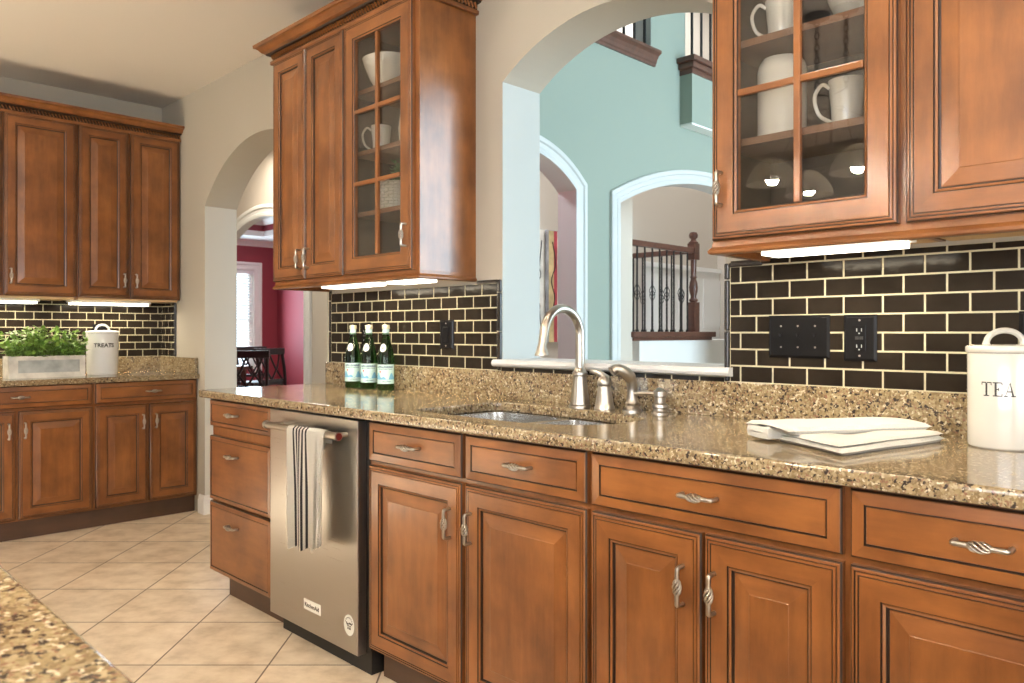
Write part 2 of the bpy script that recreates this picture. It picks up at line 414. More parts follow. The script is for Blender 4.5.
def text_bm(s, size, extrude=0.0004, bold=0.0, align='CENTER'):
    cu = bpy.data.curves.new('text', 'FONT'); cu.body = s; cu.size = size; cu.align_x = align; cu.align_y = 'CENTER'
    cu.extrude = extrude; cu.offset = bold; cu.resolution_u = 3
    o = bpy.data.objects.new('text', cu); COL.objects.link(o)
    dg = bpy.context.evaluated_depsgraph_get(); dg.update()
    me = bpy.data.meshes.new_from_object(o.evaluated_get(dg))
    bm = bmesh.new(); bm.from_mesh(me)
    bpy.data.objects.remove(o); bpy.data.curves.remove(cu); bpy.data.meshes.remove(me)
    return bm
def bend(bm, c, r, ang0, z, rx=None):
    """Wrap a text mesh (x along, y up, z out) round a vertical cylinder of radius r; ang0 = facing angle."""
    for v_ in bm.verts:
        a = ang0+v_.co.x/r; rr = r+v_.co.z
        v_.co = Vector((c[0]+rr*math.cos(a), c[1]+rr*math.sin(a), z+v_.co.y))
    return bm
def join(dst, src, mi=None):
    me = bpy.data.meshes.new('t'); src.to_mesh(me); src.free()
    n0 = len(dst.faces); dst.from_mesh(me); bpy.data.meshes.remove(me)
    if mi is not None:
        dst.faces.ensure_lookup_table()
        for f in dst.faces[n0:]: f.material_index = mi
def sweep(bm, path, prof, z0, mi=0, closed_prof=True, dark=()):
    """Sweep profile [(out, up)] along a plan path [(x, y)] with mitred corners; out is to the right of travel."""
    P = [Vector(p) for p in path]; n = len(P); rings = []
    for i in range(n):
        d0 = (P[i]-P[i-1]).normalized() if i > 0 else None
        d1 = (P[i+1]-P[i]).normalized() if i < n-1 else None
        if d0 is None: d0 = d1
        if d1 is None: d1 = d0
        n0 = Vector((d0.y, -d0.x)); n1 = Vector((d1.y, -d1.x))
        nn = (n0+n1).normalized(); k = 1/max(0.2, nn.dot(n0))
        rings.append([bm.verts.new((P[i].x+nn.x*k*o_, P[i].y+nn.y*k*o_, z0+u_)) for o_, u_ in prof])
    m_ = len(prof)
    for a, b_ in zip(rings, rings[1:]):
        for k in range(m_ if closed_prof else m_-1):
            f = bm.faces.new((a[k], b_[k], b_[(k+1) % m_], a[(k+1) % m_])); f.material_index = 1 if k in dark else mi
    f = bm.faces.new(rings[0]); f.material_index = mi
    f = bm.faces.new(list(reversed(rings[-1]))); f.material_index = mi

# ------------------------------------------------------------------ walls with arched openings
def arch_pts(l, r, zs, rise, n=28):
    hw = (r-l)/2; c = (l+r)/2
    if rise <= 1e-6: return [(l, zs), (r, zs)]
    R = (hw*hw+rise*rise)/(2*rise); pts = []
    a0 = math.asin(min(1, hw/R))
    if rise > hw: a0 = PI-a0
    for i in range(n+1):
        a = -a0+2*a0*i/n
        pts.append((c+R*math.sin(a), zs+rise-R+R*math.cos(a)))
    return pts
def arch_wall(bm, axis, t0, t1, a0, a1, z0, z1, openings, mi=(0, 1, 2, 3)):
    """Wall in plane axis=const from t0 (face A) to t1 (face B); openings (l, r, zb, zs, rise). mi: face A, face B, jambs, arch soffit."""
    def P(a, t, z): return (a, t, z) if axis == 'y' else (t, a, z)
    def quad(pts, k):
        f = bm.faces.new([bm.verts.new(P(*p)) for p in pts]); f.material_index = k
    def both(pts2):
        quad([(a, t0, z) for a, z in pts2], mi[0]); quad([(a, t1, z) for a, z in reversed(pts2)], mi[1])
    cur = a0
    for (l, r, zb, zs, rise, *mj) in sorted(openings):
        mjb = mj[0] if mj else mi[2]
        both([(cur, z0), (l, z0), (l, z1), (cur, z1)])
        if zb > z0:
            both([(l, z0), (r, z0), (r, zb), (l, zb)])
            quad([(l, t0, zb), (r, t0, zb), (r, t1, zb), (l, t1, zb)], mi[2])
        ap = arch_pts(l, r, zs, rise)
        for (p, q) in zip(ap, ap[1:]):
            if z1 > max(p[1], q[1]): both([p, q, (q[0], z1), (p[0], z1)])
            quad([(p[0], t0, p[1]), (p[0], t1, p[1]), (q[0], t1, q[1]), (q[0], t0, q[1])], mi[3])
        quad([(l, t0, zb), (l, t1, zb), (l, t1, zs), (l, t0, zs)], mjb)
        quad([(r, t0, zb), (r, t0, zs), (r, t1, zs), (r, t1, zb)], mjb)
        cur = r
    both([(cur, z0), (a1, z0), (a1, z1), (cur, z1)])
    quad([(a0, t0, z1), (a1, t0, z1), (a1, t1, z1), (a0, t1, z1)], mi[0])
    for a in (a0, a1): quad([(a, t0, z0), (a, t1, z0), (a, t1, z1), (a, t0, z1)], mi[0])
    bmesh.ops.remove_doubles(bm, verts=bm.verts, dist=1e-5)
    bmesh.ops.recalc_face_normals(bm, faces=bm.faces)
    return bm
def casing(bm, axis, face, out, l, r, zb, zs, rise, w=0.095, th=0.022):
    """Moulded trim round an arched opening on the wall face at `face`, projecting towards `out` (+1/-1)."""
    path = [(l, zb)]+[(l, zb+(zs-zb)*k/4) for k in range(1, 4)]+arch_pts(l, r, zs, rise)+[(r, zb+(zs-zb)*k/4) for k in (3, 2, 1)]+[(r, zb)]
    prof = [(0, 0), (0, th*0.55), (w*0.12, th*0.7), (w*0.3, th*0.7), (w*0.36, th*0.5), (w*0.62, th*0.62), (w*0.70, th), (w*0.94, th), (w, th*0.8), (w, 0)]
    rings = []; n = len(path)
    for i in range(n):
        p = Vector(path[i]); d0 = (p-Vector(path[i-1])).normalized() if i > 0 else (Vector(path[1])-p).normalized(); d1 = (Vector(path[i+1])-p).normalized() if i < n-1 else d0
        n0 = Vector((-d0.y, d0.x)); n1 = Vector((-d1.y, d1.x)); nn = (n0+n1).normalized(); nn = nn/max(0.3, nn.dot(n0))
        p = Vector(path[i]); ring = []
        for o_, u_ in prof:
            q = p+nn*o_; t = face+out*u_
            ring.append(bm.verts.new((q.x, t, q.y) if axis == 'y' else (t, q.x, q.y)))
        rings.append(ring)
    for a, b_ in zip(rings, rings[1:]):
        for k in range(len(prof)-1): bm.faces.new((a[k], b_[k], b_[k+1], a[k+1]))
    bmesh.ops.recalc_face_normals(bm, faces=bm.faces)

T = 0.208           # thickness of the sink wall
XB = -5.477         # back wall of the kitchen
JL, JR = -4.788, -3.37
WL, WR = -2.126, -1.180
# kitchen shell
bm = bmesh.new()
arch_wall(bm, 'y', 0, T, XB-0.15, 2.8, 0, CEIL+0.25, [(JL, JR, 0, 1.925, 0.335), (WL, WR, 1.005, 2.093, 0.155, 4)])
struct('wall_sink', bm, ['wall', 'teal', 'jamb', 'wall', 'jamb2'], 'beige kitchen wall with an arched doorway and an arched pass-through over the sink')
struct('wall_back', B((XB-0.15, XB, -4.9, 0, 0, CEIL)), 'wall', 'beige wall behind the far run of cabinets')
bm = bmesh.new(); arch_wall(bm, 'y', -4.95, -4.8, XB-0.15, 2.8, 0, CEIL, [(-5.3, -4.0, 0.35, 2.3, 0), (-1.1, 2.5, 0.65, 2.25, 0)])  # narrow far opening added to let sun onto the floor
struct('wall_window_side', bm, ['white', 'wall', 'white', 'white'], 'beige wall with a wide window behind the camera')
bm = bmesh.new(); arch_wall(bm, 'x', 2.8, 2.95, -4.9, 0.0, 0, CEIL, [(-3.15, -1.25, 0.65, 2.25, 0)])
struct('wall_end', bm, ['wall', 'white', 'white', 'white'], 'beige end wall with a window at the right end of the kitchen')
struct('ceiling', B((XB-0.15, 2.95, -4.95, 0.0, CEIL, CEIL+0.12)), 'ceil', 'smooth beige kitchen ceiling')
bm = bmesh.new()
vs = [bm.verts.new(p) for p in ((-9, -9, 0), (9, -9, 0), (9, 9, 0), (-9, 9, 0))]; bm.faces.new(vs)
S5 = math.sqrt(.5)
fl = struct('floor', bm, 'floor', 'square travertine floor tiles laid on the diagonal')
# tile grid in camera-aligned axes: lateral r = -1.616 + k*.3935, depth D = 2.652 + k*.3915
fl.rotation_euler = (0, 0, PI/4)
gx = -1.616; gy = 2.652
fl.location = (0 + S5*(gx-gy), -2.075+S5*(gx+gy), 0)
# baseboards at the doorway's left jamb
bm = bmesh.new()
prof = [(0, 0), (0.014, 0), (0.014, 0.085), (0.010, 0.095), (0.010, 0.105), (0.005, 0.118), (0, 0.118)]
sweep(bm, [(-4.86, 0.0), (JL, 0.0), (JL, T)], prof, 0)
struct('baseboard_doorway', bm, 'white', 'white baseboard wrapping the left jamb of the arched doorway')
bm = bmesh.new(); sweep(bm, [(JR, T), (JR, 0.0)], prof, 0)
struct('baseboard_doorway_right', bm, 'white', 'white baseboard on the right jamb of the arched doorway')
# sill of the pass-through
bm = bmesh.new()
sp = [(-T-0.02, 0), (0.022, 0), (0.030, 0.004), (0.034, 0.012), (0.030, 0.022), (0.024, 0.026), (-T-0.02, 0.026)]
sweep(bm, [(WL-0.028, 0.0), (WR+0.028, 0.0)], sp, 1.006)
struct('trim_sill', bm, 'white2', 'white rounded sill of the arched pass-through above the sink', cat='sill')

# window frames with panes in the unseen sides (daylight enters here)
def window(name, axis, t, a0, a1, z0, z1, nx, nz, label, rise=0.0):
    bm = bmesh.new()
    def bb(u0, u1, w0, w1, d):
        if axis == 'y': box(bm, u0, u1, t-d, t+d, w0, w1)
        else: box(bm, t-d, t+d, u0, u1, w0, w1)
    f = 0.06
    bb(a0, a1, z0, z0+f, 0.03); bb(a0, a1, z1-f, z1, 0.03); bb(a0, a0+f, z0, z1, 0.03); bb(a1-f, a1, z0, z1, 0.03)
    for i in range(1, nx): c = a0+(a1-a0)*i/nx; bb(c-0.015, c+0.015, z0+f, z1-f, 0.02)
    for i in range(1, nz): c = z0+(z1-z0)*i/nz; bb(a0+f, a1-f, c-0.015, c+0.015, 0.02)
    o = struct(name, bm, 'white', label, cat='window')
    bm = bmesh.new()
    if axis == 'y': box(bm, a0+f, a1-f, t-0.003, t+0.003, z0+f, z1-f)
    else: box(bm, t-0.003, t+0.003, a0+f, a1-f, z0+f, z1-f)
    part('pane', bm, 'wpane', o)
    return o
window('window_1', 'y', -4.88, -1.1, 2.5, 0.65, 2.25, 4, 2, 'wide white window behind the camera')
window('window_5', 'y', -4.88, -5.3, -4.0, 0.35, 2.3, 2, 3, 'unseen tall white window added at the far end to let the sun in')  # added window; the sun patch it makes lights the ceiling
window('window_2', 'x', 2.88, -3.15, -1.25, 0.65, 2.25, 2, 2, 'white window in the kitchen end wall')

# ------------------------------------------------------------------ tile splashbacks
def tiles(bm, a0, a1, z0, z1, phase, holes=(), pw=0.099, ph=0.0482, g=0.0026, first=0):
    """Running-bond bevelled tiles in local (a, -y out, z); the face sits 8 mm proud."""
    def one(x0, x1, w0, w1):
        if x1-x0 < 0.006 or w1-w0 < 0.006: return
        e = 0.0022
        v_ = [bm.verts.new(p) for p in ((x0, -0.002, w0), (x1, -0.002, w0), (x1, -0.002, w1), (x0, -0.002, w1),
              (x0, -0.006, w0), (x1, -0.006, w0), (x1, -0.006, w1), (x0, -0.006, w1),
              (x0+e, -0.008, w0+e), (x1-e, -0.008, w0+e), (x1-e, -0.008, w1-e), (x0+e, -0.008, w1-e))]
        for q in ((0, 1, 5, 4), (1, 2, 6, 5), (2, 3, 7, 6), (3, 0, 4, 7), (4, 5, 9, 8), (5, 6, 10, 9), (6, 7, 11, 10), (7, 4, 8, 11), (8, 9, 10, 11)):
            f = bm.faces.new([v_[i] for i in q]); f.material_index = 1
    row = first; z = z0
    while z < z1-0.004:
        zt = min(z+ph-g, z1-g*0.5)
        off = phase+(0.5*pw if row % 2 else 0)
        k = math.floor((a0-off)/pw)
        while off+k*pw < a1:
            x0 = max(a0+g*0.5, off+k*pw+g*0.5); x1 = min(a1-g*0.5, off+(k+1)*pw-g*0.5)
            one(x0, x1, z+g*0.5, zt+g*0.5)
            k += 1
        z += ph; row += 1
    box(bm, a0, a1, -0.0070, 0, z0, z1, 0)
def liner(bm, x0, x1, z0, z1, mi=2):
    box(bm, x0, x1, -0.013, 0, z0, z1, mi, bev=0.004)
SP = 0.990
bm = bmesh.new(); tiles(bm, -3.322, -2.147, SP, 1.325, -2.2345)
k = 0
z = SP
while z < 1.32:
    liner(bm, -3.336, -3.324, z+0.001, min(z+0.148, 1.338)); liner(bm, -2.145, -2.128, z+0.001, min(z+0.148, 1.338)); z += 0.15
liner(bm, -2.26, -2.146, 1.326, 1.339)
struct('wall_tile_beside_doorway', bm, ['grout', 'tile', 'pencil'], 'black brick-laid tile splashback left of the sink pass-through', cat='wall tile')
bm = bmesh.new(); tiles(bm, -1.162, 0.9, SP, 1.345, -0.7317)
z = SP
while z < 1.32:
    liner(bm, -1.178, -1.164, z+0.001, min(z+0.148, 1.338)); z += 0.15
liner(bm, -1.163, -1.06, 1.326, 1.339)
struct('wall_tile_right', bm, ['grout', 'tile', 'pencil'], 'black brick-laid tile splashback right of the sink pass-through', cat='wall tile')
bm = bmesh.new(); tiles(bm, -2.128, -1.178, SP-0.03, 1.004, -2.2345+0.03, first=1)
struct('wall_tile_under_sill', bm, ['grout', 'tile'], 'short strip of black tile under the white pass-through sill', cat='wall tile')
bm = bmesh.new(); tiles(bm, -3.6, 0, 0.975, 1.345, -0.03)
o = struct('wall_tile_back', bm, ['grout', 'tile'], 'black brick-laid tile splashback behind the far counter', cat='wall tile')
o.location = (XB, 0, 0); o.rotation_euler = (0, 0, PI/2)
bm = bmesh.new(); tiles(bm, XB+0.008, -5.24, 0.975, 1.335, XB+0.03); liner(bm, -5.238, -5.226, 0.976, 1.335)
struct('wall_tile_corner', bm, ['grout', 'tile', 'pencil'], 'narrow return of black tile in the far corner', cat='wall tile')

# ------------------------------------------------------------------ cabinet parts
def ring_faces(bm, ra, rb, mi_v, mi_h):
    # ra, rb: 4 verts each in order BL, BR, TR, TL
    for k, m_ in zip(range(4), (mi_h, mi_v, mi_h, mi_v)):
        f = bm.faces.new((ra[k], ra[(k+1) % 4], rb[(k+1) % 4], rb[k])); f.material_index = m_
def loop_panel(bm, x0, x1, z0, z1, prof, center_mi=0):
    """Nested rectangles (inset, y, material) from the back edge to the centre field. Front is -y."""
    prev = None; first = None
    for ins, y, m_ in prof:
        r = [bm.verts.new(p) for p in ((x0+ins, y, z0+ins), (x1-ins, y, z0+ins), (x1-ins, y, z1-ins), (x0+ins, y, z1-ins))]
        if prev:
            if m_ == 'frame': ring_faces(bm, prev, r, 0, 1)
            else: ring_faces(bm, prev, r, m_, m_)
        else: first = r
        prev = r
    if center_mi is not None:
        f = bm.faces.new(prev); f.material_index = center_mi
    f = bm.faces.new(list(reversed(first))); f.material_index = 0
    return prev
# materials on a front: 0 vertical grain, 1 horizontal grain, 2 glaze
def door_prof(st=0.066):
    return [(0, 0, 0), (0, -0.013, 0), (0.0015, -0.0150, 2), (0.0030, -0.0170, 2), (0.0042, -0.0185, 0), (0.0078, -0.0190, 'frame'), (0.0086, -0.0170, 2), (0.0104, -0.0170, 2), (0.0112, -0.0195, 'frame'), (0.0150, -0.0200, 'frame'), (0.0158, -0.0185, 2), (0.0174, -0.0185, 2), (0.0182, -0.0205, 'frame'),
            (st-0.0110, -0.0205, 'frame'), (st-0.0102, -0.0175, 2), (st-0.0086, -0.0175, 2), (st-0.0074, -0.0190, 'frame'), (st-0.0028, -0.0165, 'frame'), (st-0.0018, -0.0110, 2), (st+0.0016, -0.0105, 2), (st+0.0028, -0.0115, 'frame'),
            (st+0.036, -0.0166, 'frame'), (st+0.0375, -0.0176, 'frame')]
def drawer_prof(bd=0.030):
    return [(0, 0, 0), (0, -0.012, 0), (0.0015, -0.0150, 2), (0.0030, -0.0165, 2), (0.0042, -0.0180, 'frame'), (bd-0.0050, -0.0200, 'frame'), (bd-0.0040, -0.0200, 'frame'), (bd-0.0030, -0.0165, 2), (bd-0.0006, -0.0165, 2), (bd+0.0006, -0.0190, 1)]
def door_bm(x0, x1, z0, z1, st=0.066):
    bm = bmesh.new(); loop_panel(bm, x0, x1, z0, z1, door_prof(st)); bmesh.ops.recalc_face_normals(bm, faces=bm.faces); return bm
def drawer_bm(x0, x1, z0, z1, bd=0.030):
    bm = bmesh.new(); loop_panel(bm, x0, x1, z0, z1, drawer_prof(bd), 1); bmesh.ops.recalc_face_normals(bm, faces=bm.faces); return bm
WOODS = ['wv', 'wh', 'glaze']
# pull handle with a twisted birdcage centre: one mesh, vertical, standing off -y
def handle_mesh():
    bm = bmesh.new(); L = 0.041; so = 0.024
    pts = [(0, 0.0, -L)]+[(0, -so*0.55, -L), (0, -so*0.92, -L+0.002), (0, -so, -L+0.008), (0, -so, -0.016)]
    path = catmull(pts, 5); rr = [0.0050]*len(path); rr[-1] = 0.0044
    tube(bm, path, rr, 8)
    tube(bm, [(p.x, p.y, -p.z) for p in path], rr, 8)
    lathe(bm, [(0, -0.004), (0.0065, -0.004), (0.0065, 0), (0, 0)], (0, 0, 0), 10)
    bmesh.ops.delete(bm, geom=[v_ for v_ in bm.verts if abs(v_.co.z) < 0.0045 and v_.co.y > -0.008], context='VERTS')
    for s in (-1, 1):
        lathe(bm, [(0, -0.0035), (0.0048, -0.003), (0.0052, 0), (0.0048, 0.003), (0, 0.0035)], (0, -so, s*0.0165), 8)
    for k in range(6):
        hp = []
        for i in range(15):
            t = i/14; a = 2*PI*k/6+t*PI*1.0; r = 0.0022+0.0062*math.sin(PI*t)**0.5
            hp.append((r*math.cos(a), -so+r*math.sin(a), -0.0165+0.033*t))
        tube(bm, hp, 0.0022, 6)
    me = bpy.data.meshes.new('pull_handle'); bm.normal_update()
    for f in bm.faces: f.smooth = True
    bm.to_mesh(me); bm.free(); me.materials.append(M['nickel']); return me
HM = handle_mesh()
def add_handle(parent, x, z, horiz=False, y=-0.0205):
    o = bpy.data.objects.new('pull_handle', HM); COL.objects.link(o); o.parent = parent
    o.location = (x, y, z)
    if horiz: o.rotation_euler = (0, PI/2, 0)
    o['label'] = 'satin nickel pull with a twisted birdcage grip'
    ORG[o.name] = Vector((0, 0, 0))
def base_cabinet(name, label, loc, rz, w, fronts, depth=0.60, top=0.855, group=None, toe_l=0.0, cat='cabinet', toe=0.05, hollow=False):
    t = thing(name, label, cat, loc, rz, group, local=True)
    bm = bmesh.new()
    if hollow:
        box(bm, 0, 0.018, 0, depth, 0.105, top); box(bm, w-0.018, w, 0, depth, 0.105, top); box(bm, 0.018, w-0.018, 0, depth, 0.105, 0.123)
        box(bm, 0.018, w-0.018, depth-0.012, depth, 0.123, top); box(bm, 0.018, w-0.018, 0, 0.019, 0.123, top)
    else: box(bm, 0, w, 0, depth, 0.105, top)
    part('carcass', bm, ['wv'], t)
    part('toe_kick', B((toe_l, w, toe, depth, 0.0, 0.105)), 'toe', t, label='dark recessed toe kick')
    for f in fronts:
        if f[0] == 'door':
            d = part('door', door_bm(*f[1:5]), WOODS, t)
        else:
            d = part('drawer', drawer_bm(*f[1:5], bd=(f[6] if len(f) > 6 else 0.030)), WOODS, t)
        if f[5]: add_handle(d, *f[5])
    return t
# main run: door faces at y = -0.629, so the face frame plane is at y = -0.6085
YF = -0.6085
def X(x): return x
# end drawer unit
x0, x1 = -3.298, -2.742
w = x1-x0
base_cabinet('drawer_base_cabinet', 'cherry wood three-drawer base cabinet at the free end of the long counter', (x0, YF, 0), 0, w, [
    ('drawer', 0.006, w-0.012, 0.735, 0.848, (w/2-0.04, 0.795, True), 0.022),
    ('drawer', 0.004, w-0.012, 0.420, 0.694, (w/2-0.04, 0.625, True), 0.022),
    ('drawer', 0.004, w-0.012, 0.115, 0.412, (w/2-0.04, 0.335, True), 0.022)], toe_l=0.05)
# sink base: two drawers over two doors
x0, x1 = -2.115, -1.187; w = x1-x0
a0, a1 = -2.104-x0, -1.652-x0; b0, b1 = -1.636-x0, -1.197-x0
base_cabinet('sink_base_cabinet', 'wide cherry wood base cabinet under the sink, right of the dishwasher', (x0, YF, 0), 0, w, [
    ('drawer', a0, a1, 0.722, 0.848, ((a0+a1)/2, 0.787, True)),
    ('drawer', b0, b1, 0.722, 0.848, ((b0+b1)/2, 0.787, True)),
    ('door', a0, a1, 0.115, 0.708, (a1-0.045, 0.590)),
    ('door', b0, b1, 0.115, 0.708, (b0+0.028, 0.590))], hollow=True)
# two-door unit with one wide drawer
x0, x1 = -1.187, -0.578; w = x1-x0
a0, a1 = 0.006, w-0.008; mid = w/2+0.004
base_cabinet('base_cabinet', 'cherry wood base cabinet with one wide drawer over paired doors, below the folded white towel', (x0, YF, 0), 0, w, [
    ('drawer', a0, a1, 0.722, 0.848, ((a0+a1)/2, 0.787, True)),
    ('door', a0, mid-0.004, 0.115, 0.708, (mid-0.046, 0.590)),
    ('door', mid+0.004, a1, 0.115, 0.708, (mid+0.030, 0.590))])
x0, x1 = -0.578, -0.130; w = x1-x0
base_cabinet('base_cabinet', 'cherry wood single-door base cabinet under the tea canister, rightmost in the photo', (x0, YF, 0), 0, w, [
    ('drawer', 0.007, w-0.01, 0.722, 0.848, (w/2, 0.787, True)),
    ('door', 0.007, w-0.01, 0.115, 0.708, (w-0.045, 0.590))])
# back run, facing +x: root rotated 90 degrees, local x runs along world +y
XF = -4.905
base_cabinet('base_cabinet', 'far cherry wood base cabinet under the leafy planter', (XF, -1.35, 0), PI/2, 0.745, [
    ('drawer', 0.009, 0.737, 0.722, 0.842, (0.373, 0.782, True)),
    ('door', 0.009, 0.353, 0.115, 0.705, (0.318, 0.60)),
    ('door', 0.367, 0.737, 0.115, 0.705, (0.395, 0.60))], depth=0.565, top=0.845, toe=0.03)
base_cabinet('base_cabinet', 'far cherry wood base cabinet under the treats canister, beside the arched doorway', (XF, -0.605, 0), PI/2, 0.602, [
    ('drawer', 0.008, 0.594, 0.722, 0.842, (0.33, 0.782, True)),
    ('door', 0.008, 0.301, 0.115, 0.705, (0.268, 0.60)),
    ('door', 0.310, 0.594, 0.115, 0.705, (0.343, 0.60))], depth=0.565, top=0.845, toe=0.03)
base_cabinet('base_cabinet', 'far cherry wood base cabinet beyond the left edge of the photo', (XF, -2.10, 0), PI/2, 0.75, [
    ('drawer', 0.009, 0.741, 0.722, 0.842, (0.37, 0.782, True)),
    ('door', 0.009, 0.370, 0.115, 0.705, (0.335, 0.60)),
    ('door', 0.380, 0.741, 0.115, 0.705, (0.415, 0.60))], depth=0.565, top=0.845, toe=0.03)

# ------------------------------------------------------------------ wall cabinets
def wall_cabinet(name, label, loc, rz, w, doors, z0, z1, depth=0.28, side_mat='wv'):
    t = thing(name, label, 'cabinet', loc, rz, None, local=True)
    bm = bmesh.new(); box(bm, 0, w, 0, depth, z0+0.012, z1); box(bm, 0.012, w-0.012, 0.012, depth, z0, z0+0.012, 1)
    part('carcass', bm, ['wv', 'cabunder'], t)
    for d in doors:
        o = part('door', door_bm(d[0], d[1], z0+0.016, z1-0.004), WOODS, t)
        if d[2]: add_handle(o, *d[2])
    return t
def glass_cabinet(name, label, loc, rz, w, z0, z1, d0, d1, hx, shelves, depth=0.28):
    t = thing(name, label, 'cabinet', loc, rz, None, local=True)
    bm = bmesh.new(); s = 0.018
    box(bm, 0, s, 0.0, depth, z0, z1); box(bm, w-s, w, 0.0, depth, z0, z1)
    box(bm, s, w-s, 0.0, depth, z1-s, z1); box(bm, s, w-s, 0.0, depth, z0+0.012, z0+0.03)
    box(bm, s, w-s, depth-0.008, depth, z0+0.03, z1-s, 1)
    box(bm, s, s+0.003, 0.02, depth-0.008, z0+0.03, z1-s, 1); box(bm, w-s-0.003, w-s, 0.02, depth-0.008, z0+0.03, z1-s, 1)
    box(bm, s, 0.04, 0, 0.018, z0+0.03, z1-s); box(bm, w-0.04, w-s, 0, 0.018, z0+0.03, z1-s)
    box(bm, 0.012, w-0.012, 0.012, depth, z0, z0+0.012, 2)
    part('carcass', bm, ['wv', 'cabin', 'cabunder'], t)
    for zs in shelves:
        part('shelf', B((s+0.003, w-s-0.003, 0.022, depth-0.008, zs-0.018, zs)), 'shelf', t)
    # door frame
    st = 0.073; a, b_, c, d = d0, d1, z0+0.016, z1-0.004
    bm = bmesh.new()
    pr = door_prof(st)[:18]+[(st-0.001, -0.0140, 2), (st, -0.012, 2), (st, 0.0, 0)]
    last = None
    prev = None; first = None
    for ins, y, m_ in pr:
        r = [bm.verts.new(p) for p in ((a+ins, y, c+ins), (b_-ins, y, c+ins), (b_-ins, y, d-ins), (a+ins, y, d-ins))]
        if prev:
            if m_ == 'frame': ring_faces(bm, prev, r, 0, 1)
            else: ring_faces(bm, prev, r, m_, m_)
        else: first = r
        prev = r
    ring_faces(bm, prev, first, 0, 0)
    bmesh.ops.recalc_face_normals(bm, faces=bm.faces)
    door = part('door', bm, WOODS, t)
    bm = bmesh.new(); cx = (a+b_)/2
    H = (d-c-2*st)
    box(bm, cx-0.0085, cx+0.0085, -0.018, -0.004, c+st, d-st, 0, bev=0.003)
    for k in (1, 2):
        zz = c+st+H*k/3; box(bm, a+st, cx-0.0075, -0.018, -0.004, zz-0.0085, zz+0.0085, 1, bev=0.003); box(bm, cx+0.0075, b_-st, -0.018, -0.004, zz-0.0085, zz+0.0085, 1, bev=0.003)
    part('muntin_grid', bm, ['wv', 'wh'], door)
    part('glass_pane', B((a+st-0.004, b_-st+0.004, -0.007, -0.004, c+st-0.004, d-st+0.004)), 'pane', door, label='clear glass behind the muntins')
    add_handle(door, *hx)
    return t
UZ0, UZ1 = 1.355, 2.395
UY = -0.2805
wall_cabinet('wall_cabinet', 'cherry wood two-door wall cabinet beside the arched doorway', (-3.362, UY, 0), 0, 0.602,
    [(0.006, 0.292, (0.262, 1.46)), (0.298, 0.594, (0.328, 1.46))], UZ0, UZ1)
glass_cabinet('glass_wall_cabinet', 'glass-door cherry wall cabinet holding a bowl, mug and woven pot, left of the pass-through', (-2.760, UY, 0), 0, 0.483, UZ0, UZ1,
    0.004, 0.455, (0.425, 1.50), (1.628, 1.878, 2.128))
glass_cabinet('glass_wall_cabinet', 'glass-door cherry wall cabinet holding mugs and a white crock, right of the pass-through', (-1.056, UY, 0), 0, 0.468, UZ0, UZ1,
    0.005, 0.458, (0.034, 1.500), (1.628, 1.878, 2.128))
wall_cabinet('wall_cabinet', 'solid-door cherry wood wall cabinet at the upper right edge, above the tea canister', (-0.588, UY, 0), 0, 0.60,
    [(0.006, 0.594, (0.56, 1.46))], UZ0, UZ1)
UXF = -5.1705
wall_cabinet('wall_cabinet', 'far cherry wall cabinet with paired narrow doors beside the doorway wall', (UXF, -0.617, 0), PI/2, 0.615,
    [(0.006, 0.291, (0.262, 1.46)), (0.303, 0.609, (0.333, 1.46))], 1.335, UZ1, depth=0.30)
wall_cabinet('wall_cabinet', 'far cherry wall cabinet above the leafy planter at the left edge', (UXF, -1.39, 0), PI/2, 0.773,
    [(0.006, 0.382, (0.35, 1.46)), (0.393, 0.768, (0.425, 1.46))], 1.335, UZ1, depth=0.30)

# crown mouldings with a rope bead
CROWN = [(0, 0), (0.016, 0), (0.018, 0.006), (0.018, 0.016), (0.008, 0.018), (0.008, 0.042), (0.030, 0.044), (0.034, 0.050), (0.046, 0.056), (0.058, 0.070), (0.066, 0.076), (0.074, 0.078), (0.076, 0.092), (0.0, 0.092)]
def crown(label, path, z0, name='crown_moulding', prof=CROWN):
    bm = bmesh.new(); sweep(bm, path, prof, z0, dark=(3, 4, 5, 6))
    bmesh.ops.recalc_face_normals(bm, faces=bm.faces)
    p0 = path[0]
    t = thing(name, label, 'moulding', (p0[0], p0[1], z0))
    part('moulding', bm, ['wh', 'glaze'], t)
    bm = bmesh.new()
    for a, c in zip(path, path[1:]):
        a = Vector(a); c = Vector(c); d = (c-a); L = d.length; d.normalize(); nn = Vector((d.y, -d.x))
        n = int(L/0.018)
        for i in range(n):
            m0 = a+d*(0.018*(i+0.5))+nn*0.018
            e = d*0.0038; q = d*-0.0050; h = 0.0105
            vs = []
            for s, zz in ((-1, -h), (1, h)):
                base = m0+q*s
                for dd, oo in ((-1, 0), (0, 0.0085), (1, 0), (0, -0.003)):
                    p = base+e*dd+nn*oo; vs.append(bm.verts.new((p.x, p.y, z0+0.030+zz)))
            for k in range(4): bm.faces.new((vs[k], vs[(k+1) % 4], vs[4+(k+1) % 4], vs[4+k]))
            bm.faces.new(vs[0:4]); bm.faces.new(vs[4:8])
    bmesh.ops.recalc_face_normals(bm, faces=bm.faces)
    part('rope_bead', bm, 'wh', t, label='twisted rope bead along the moulding')
    return t
CR0 = 2.388
crown('cherry crown moulding with rope bead on the cabinets left of the pass-through', [(-3.362, 0.0), (-3.362, UY-0.002), (-2.277, UY-0.002), (-2.277, 0.0)], CR0)
crown('cherry crown moulding with rope bead on the cabinets right of the pass-through', [(-1.056, 0.0), (-1.056, UY-0.002), (0.012, UY-0.002), (0.012, 0.0)], CR0)
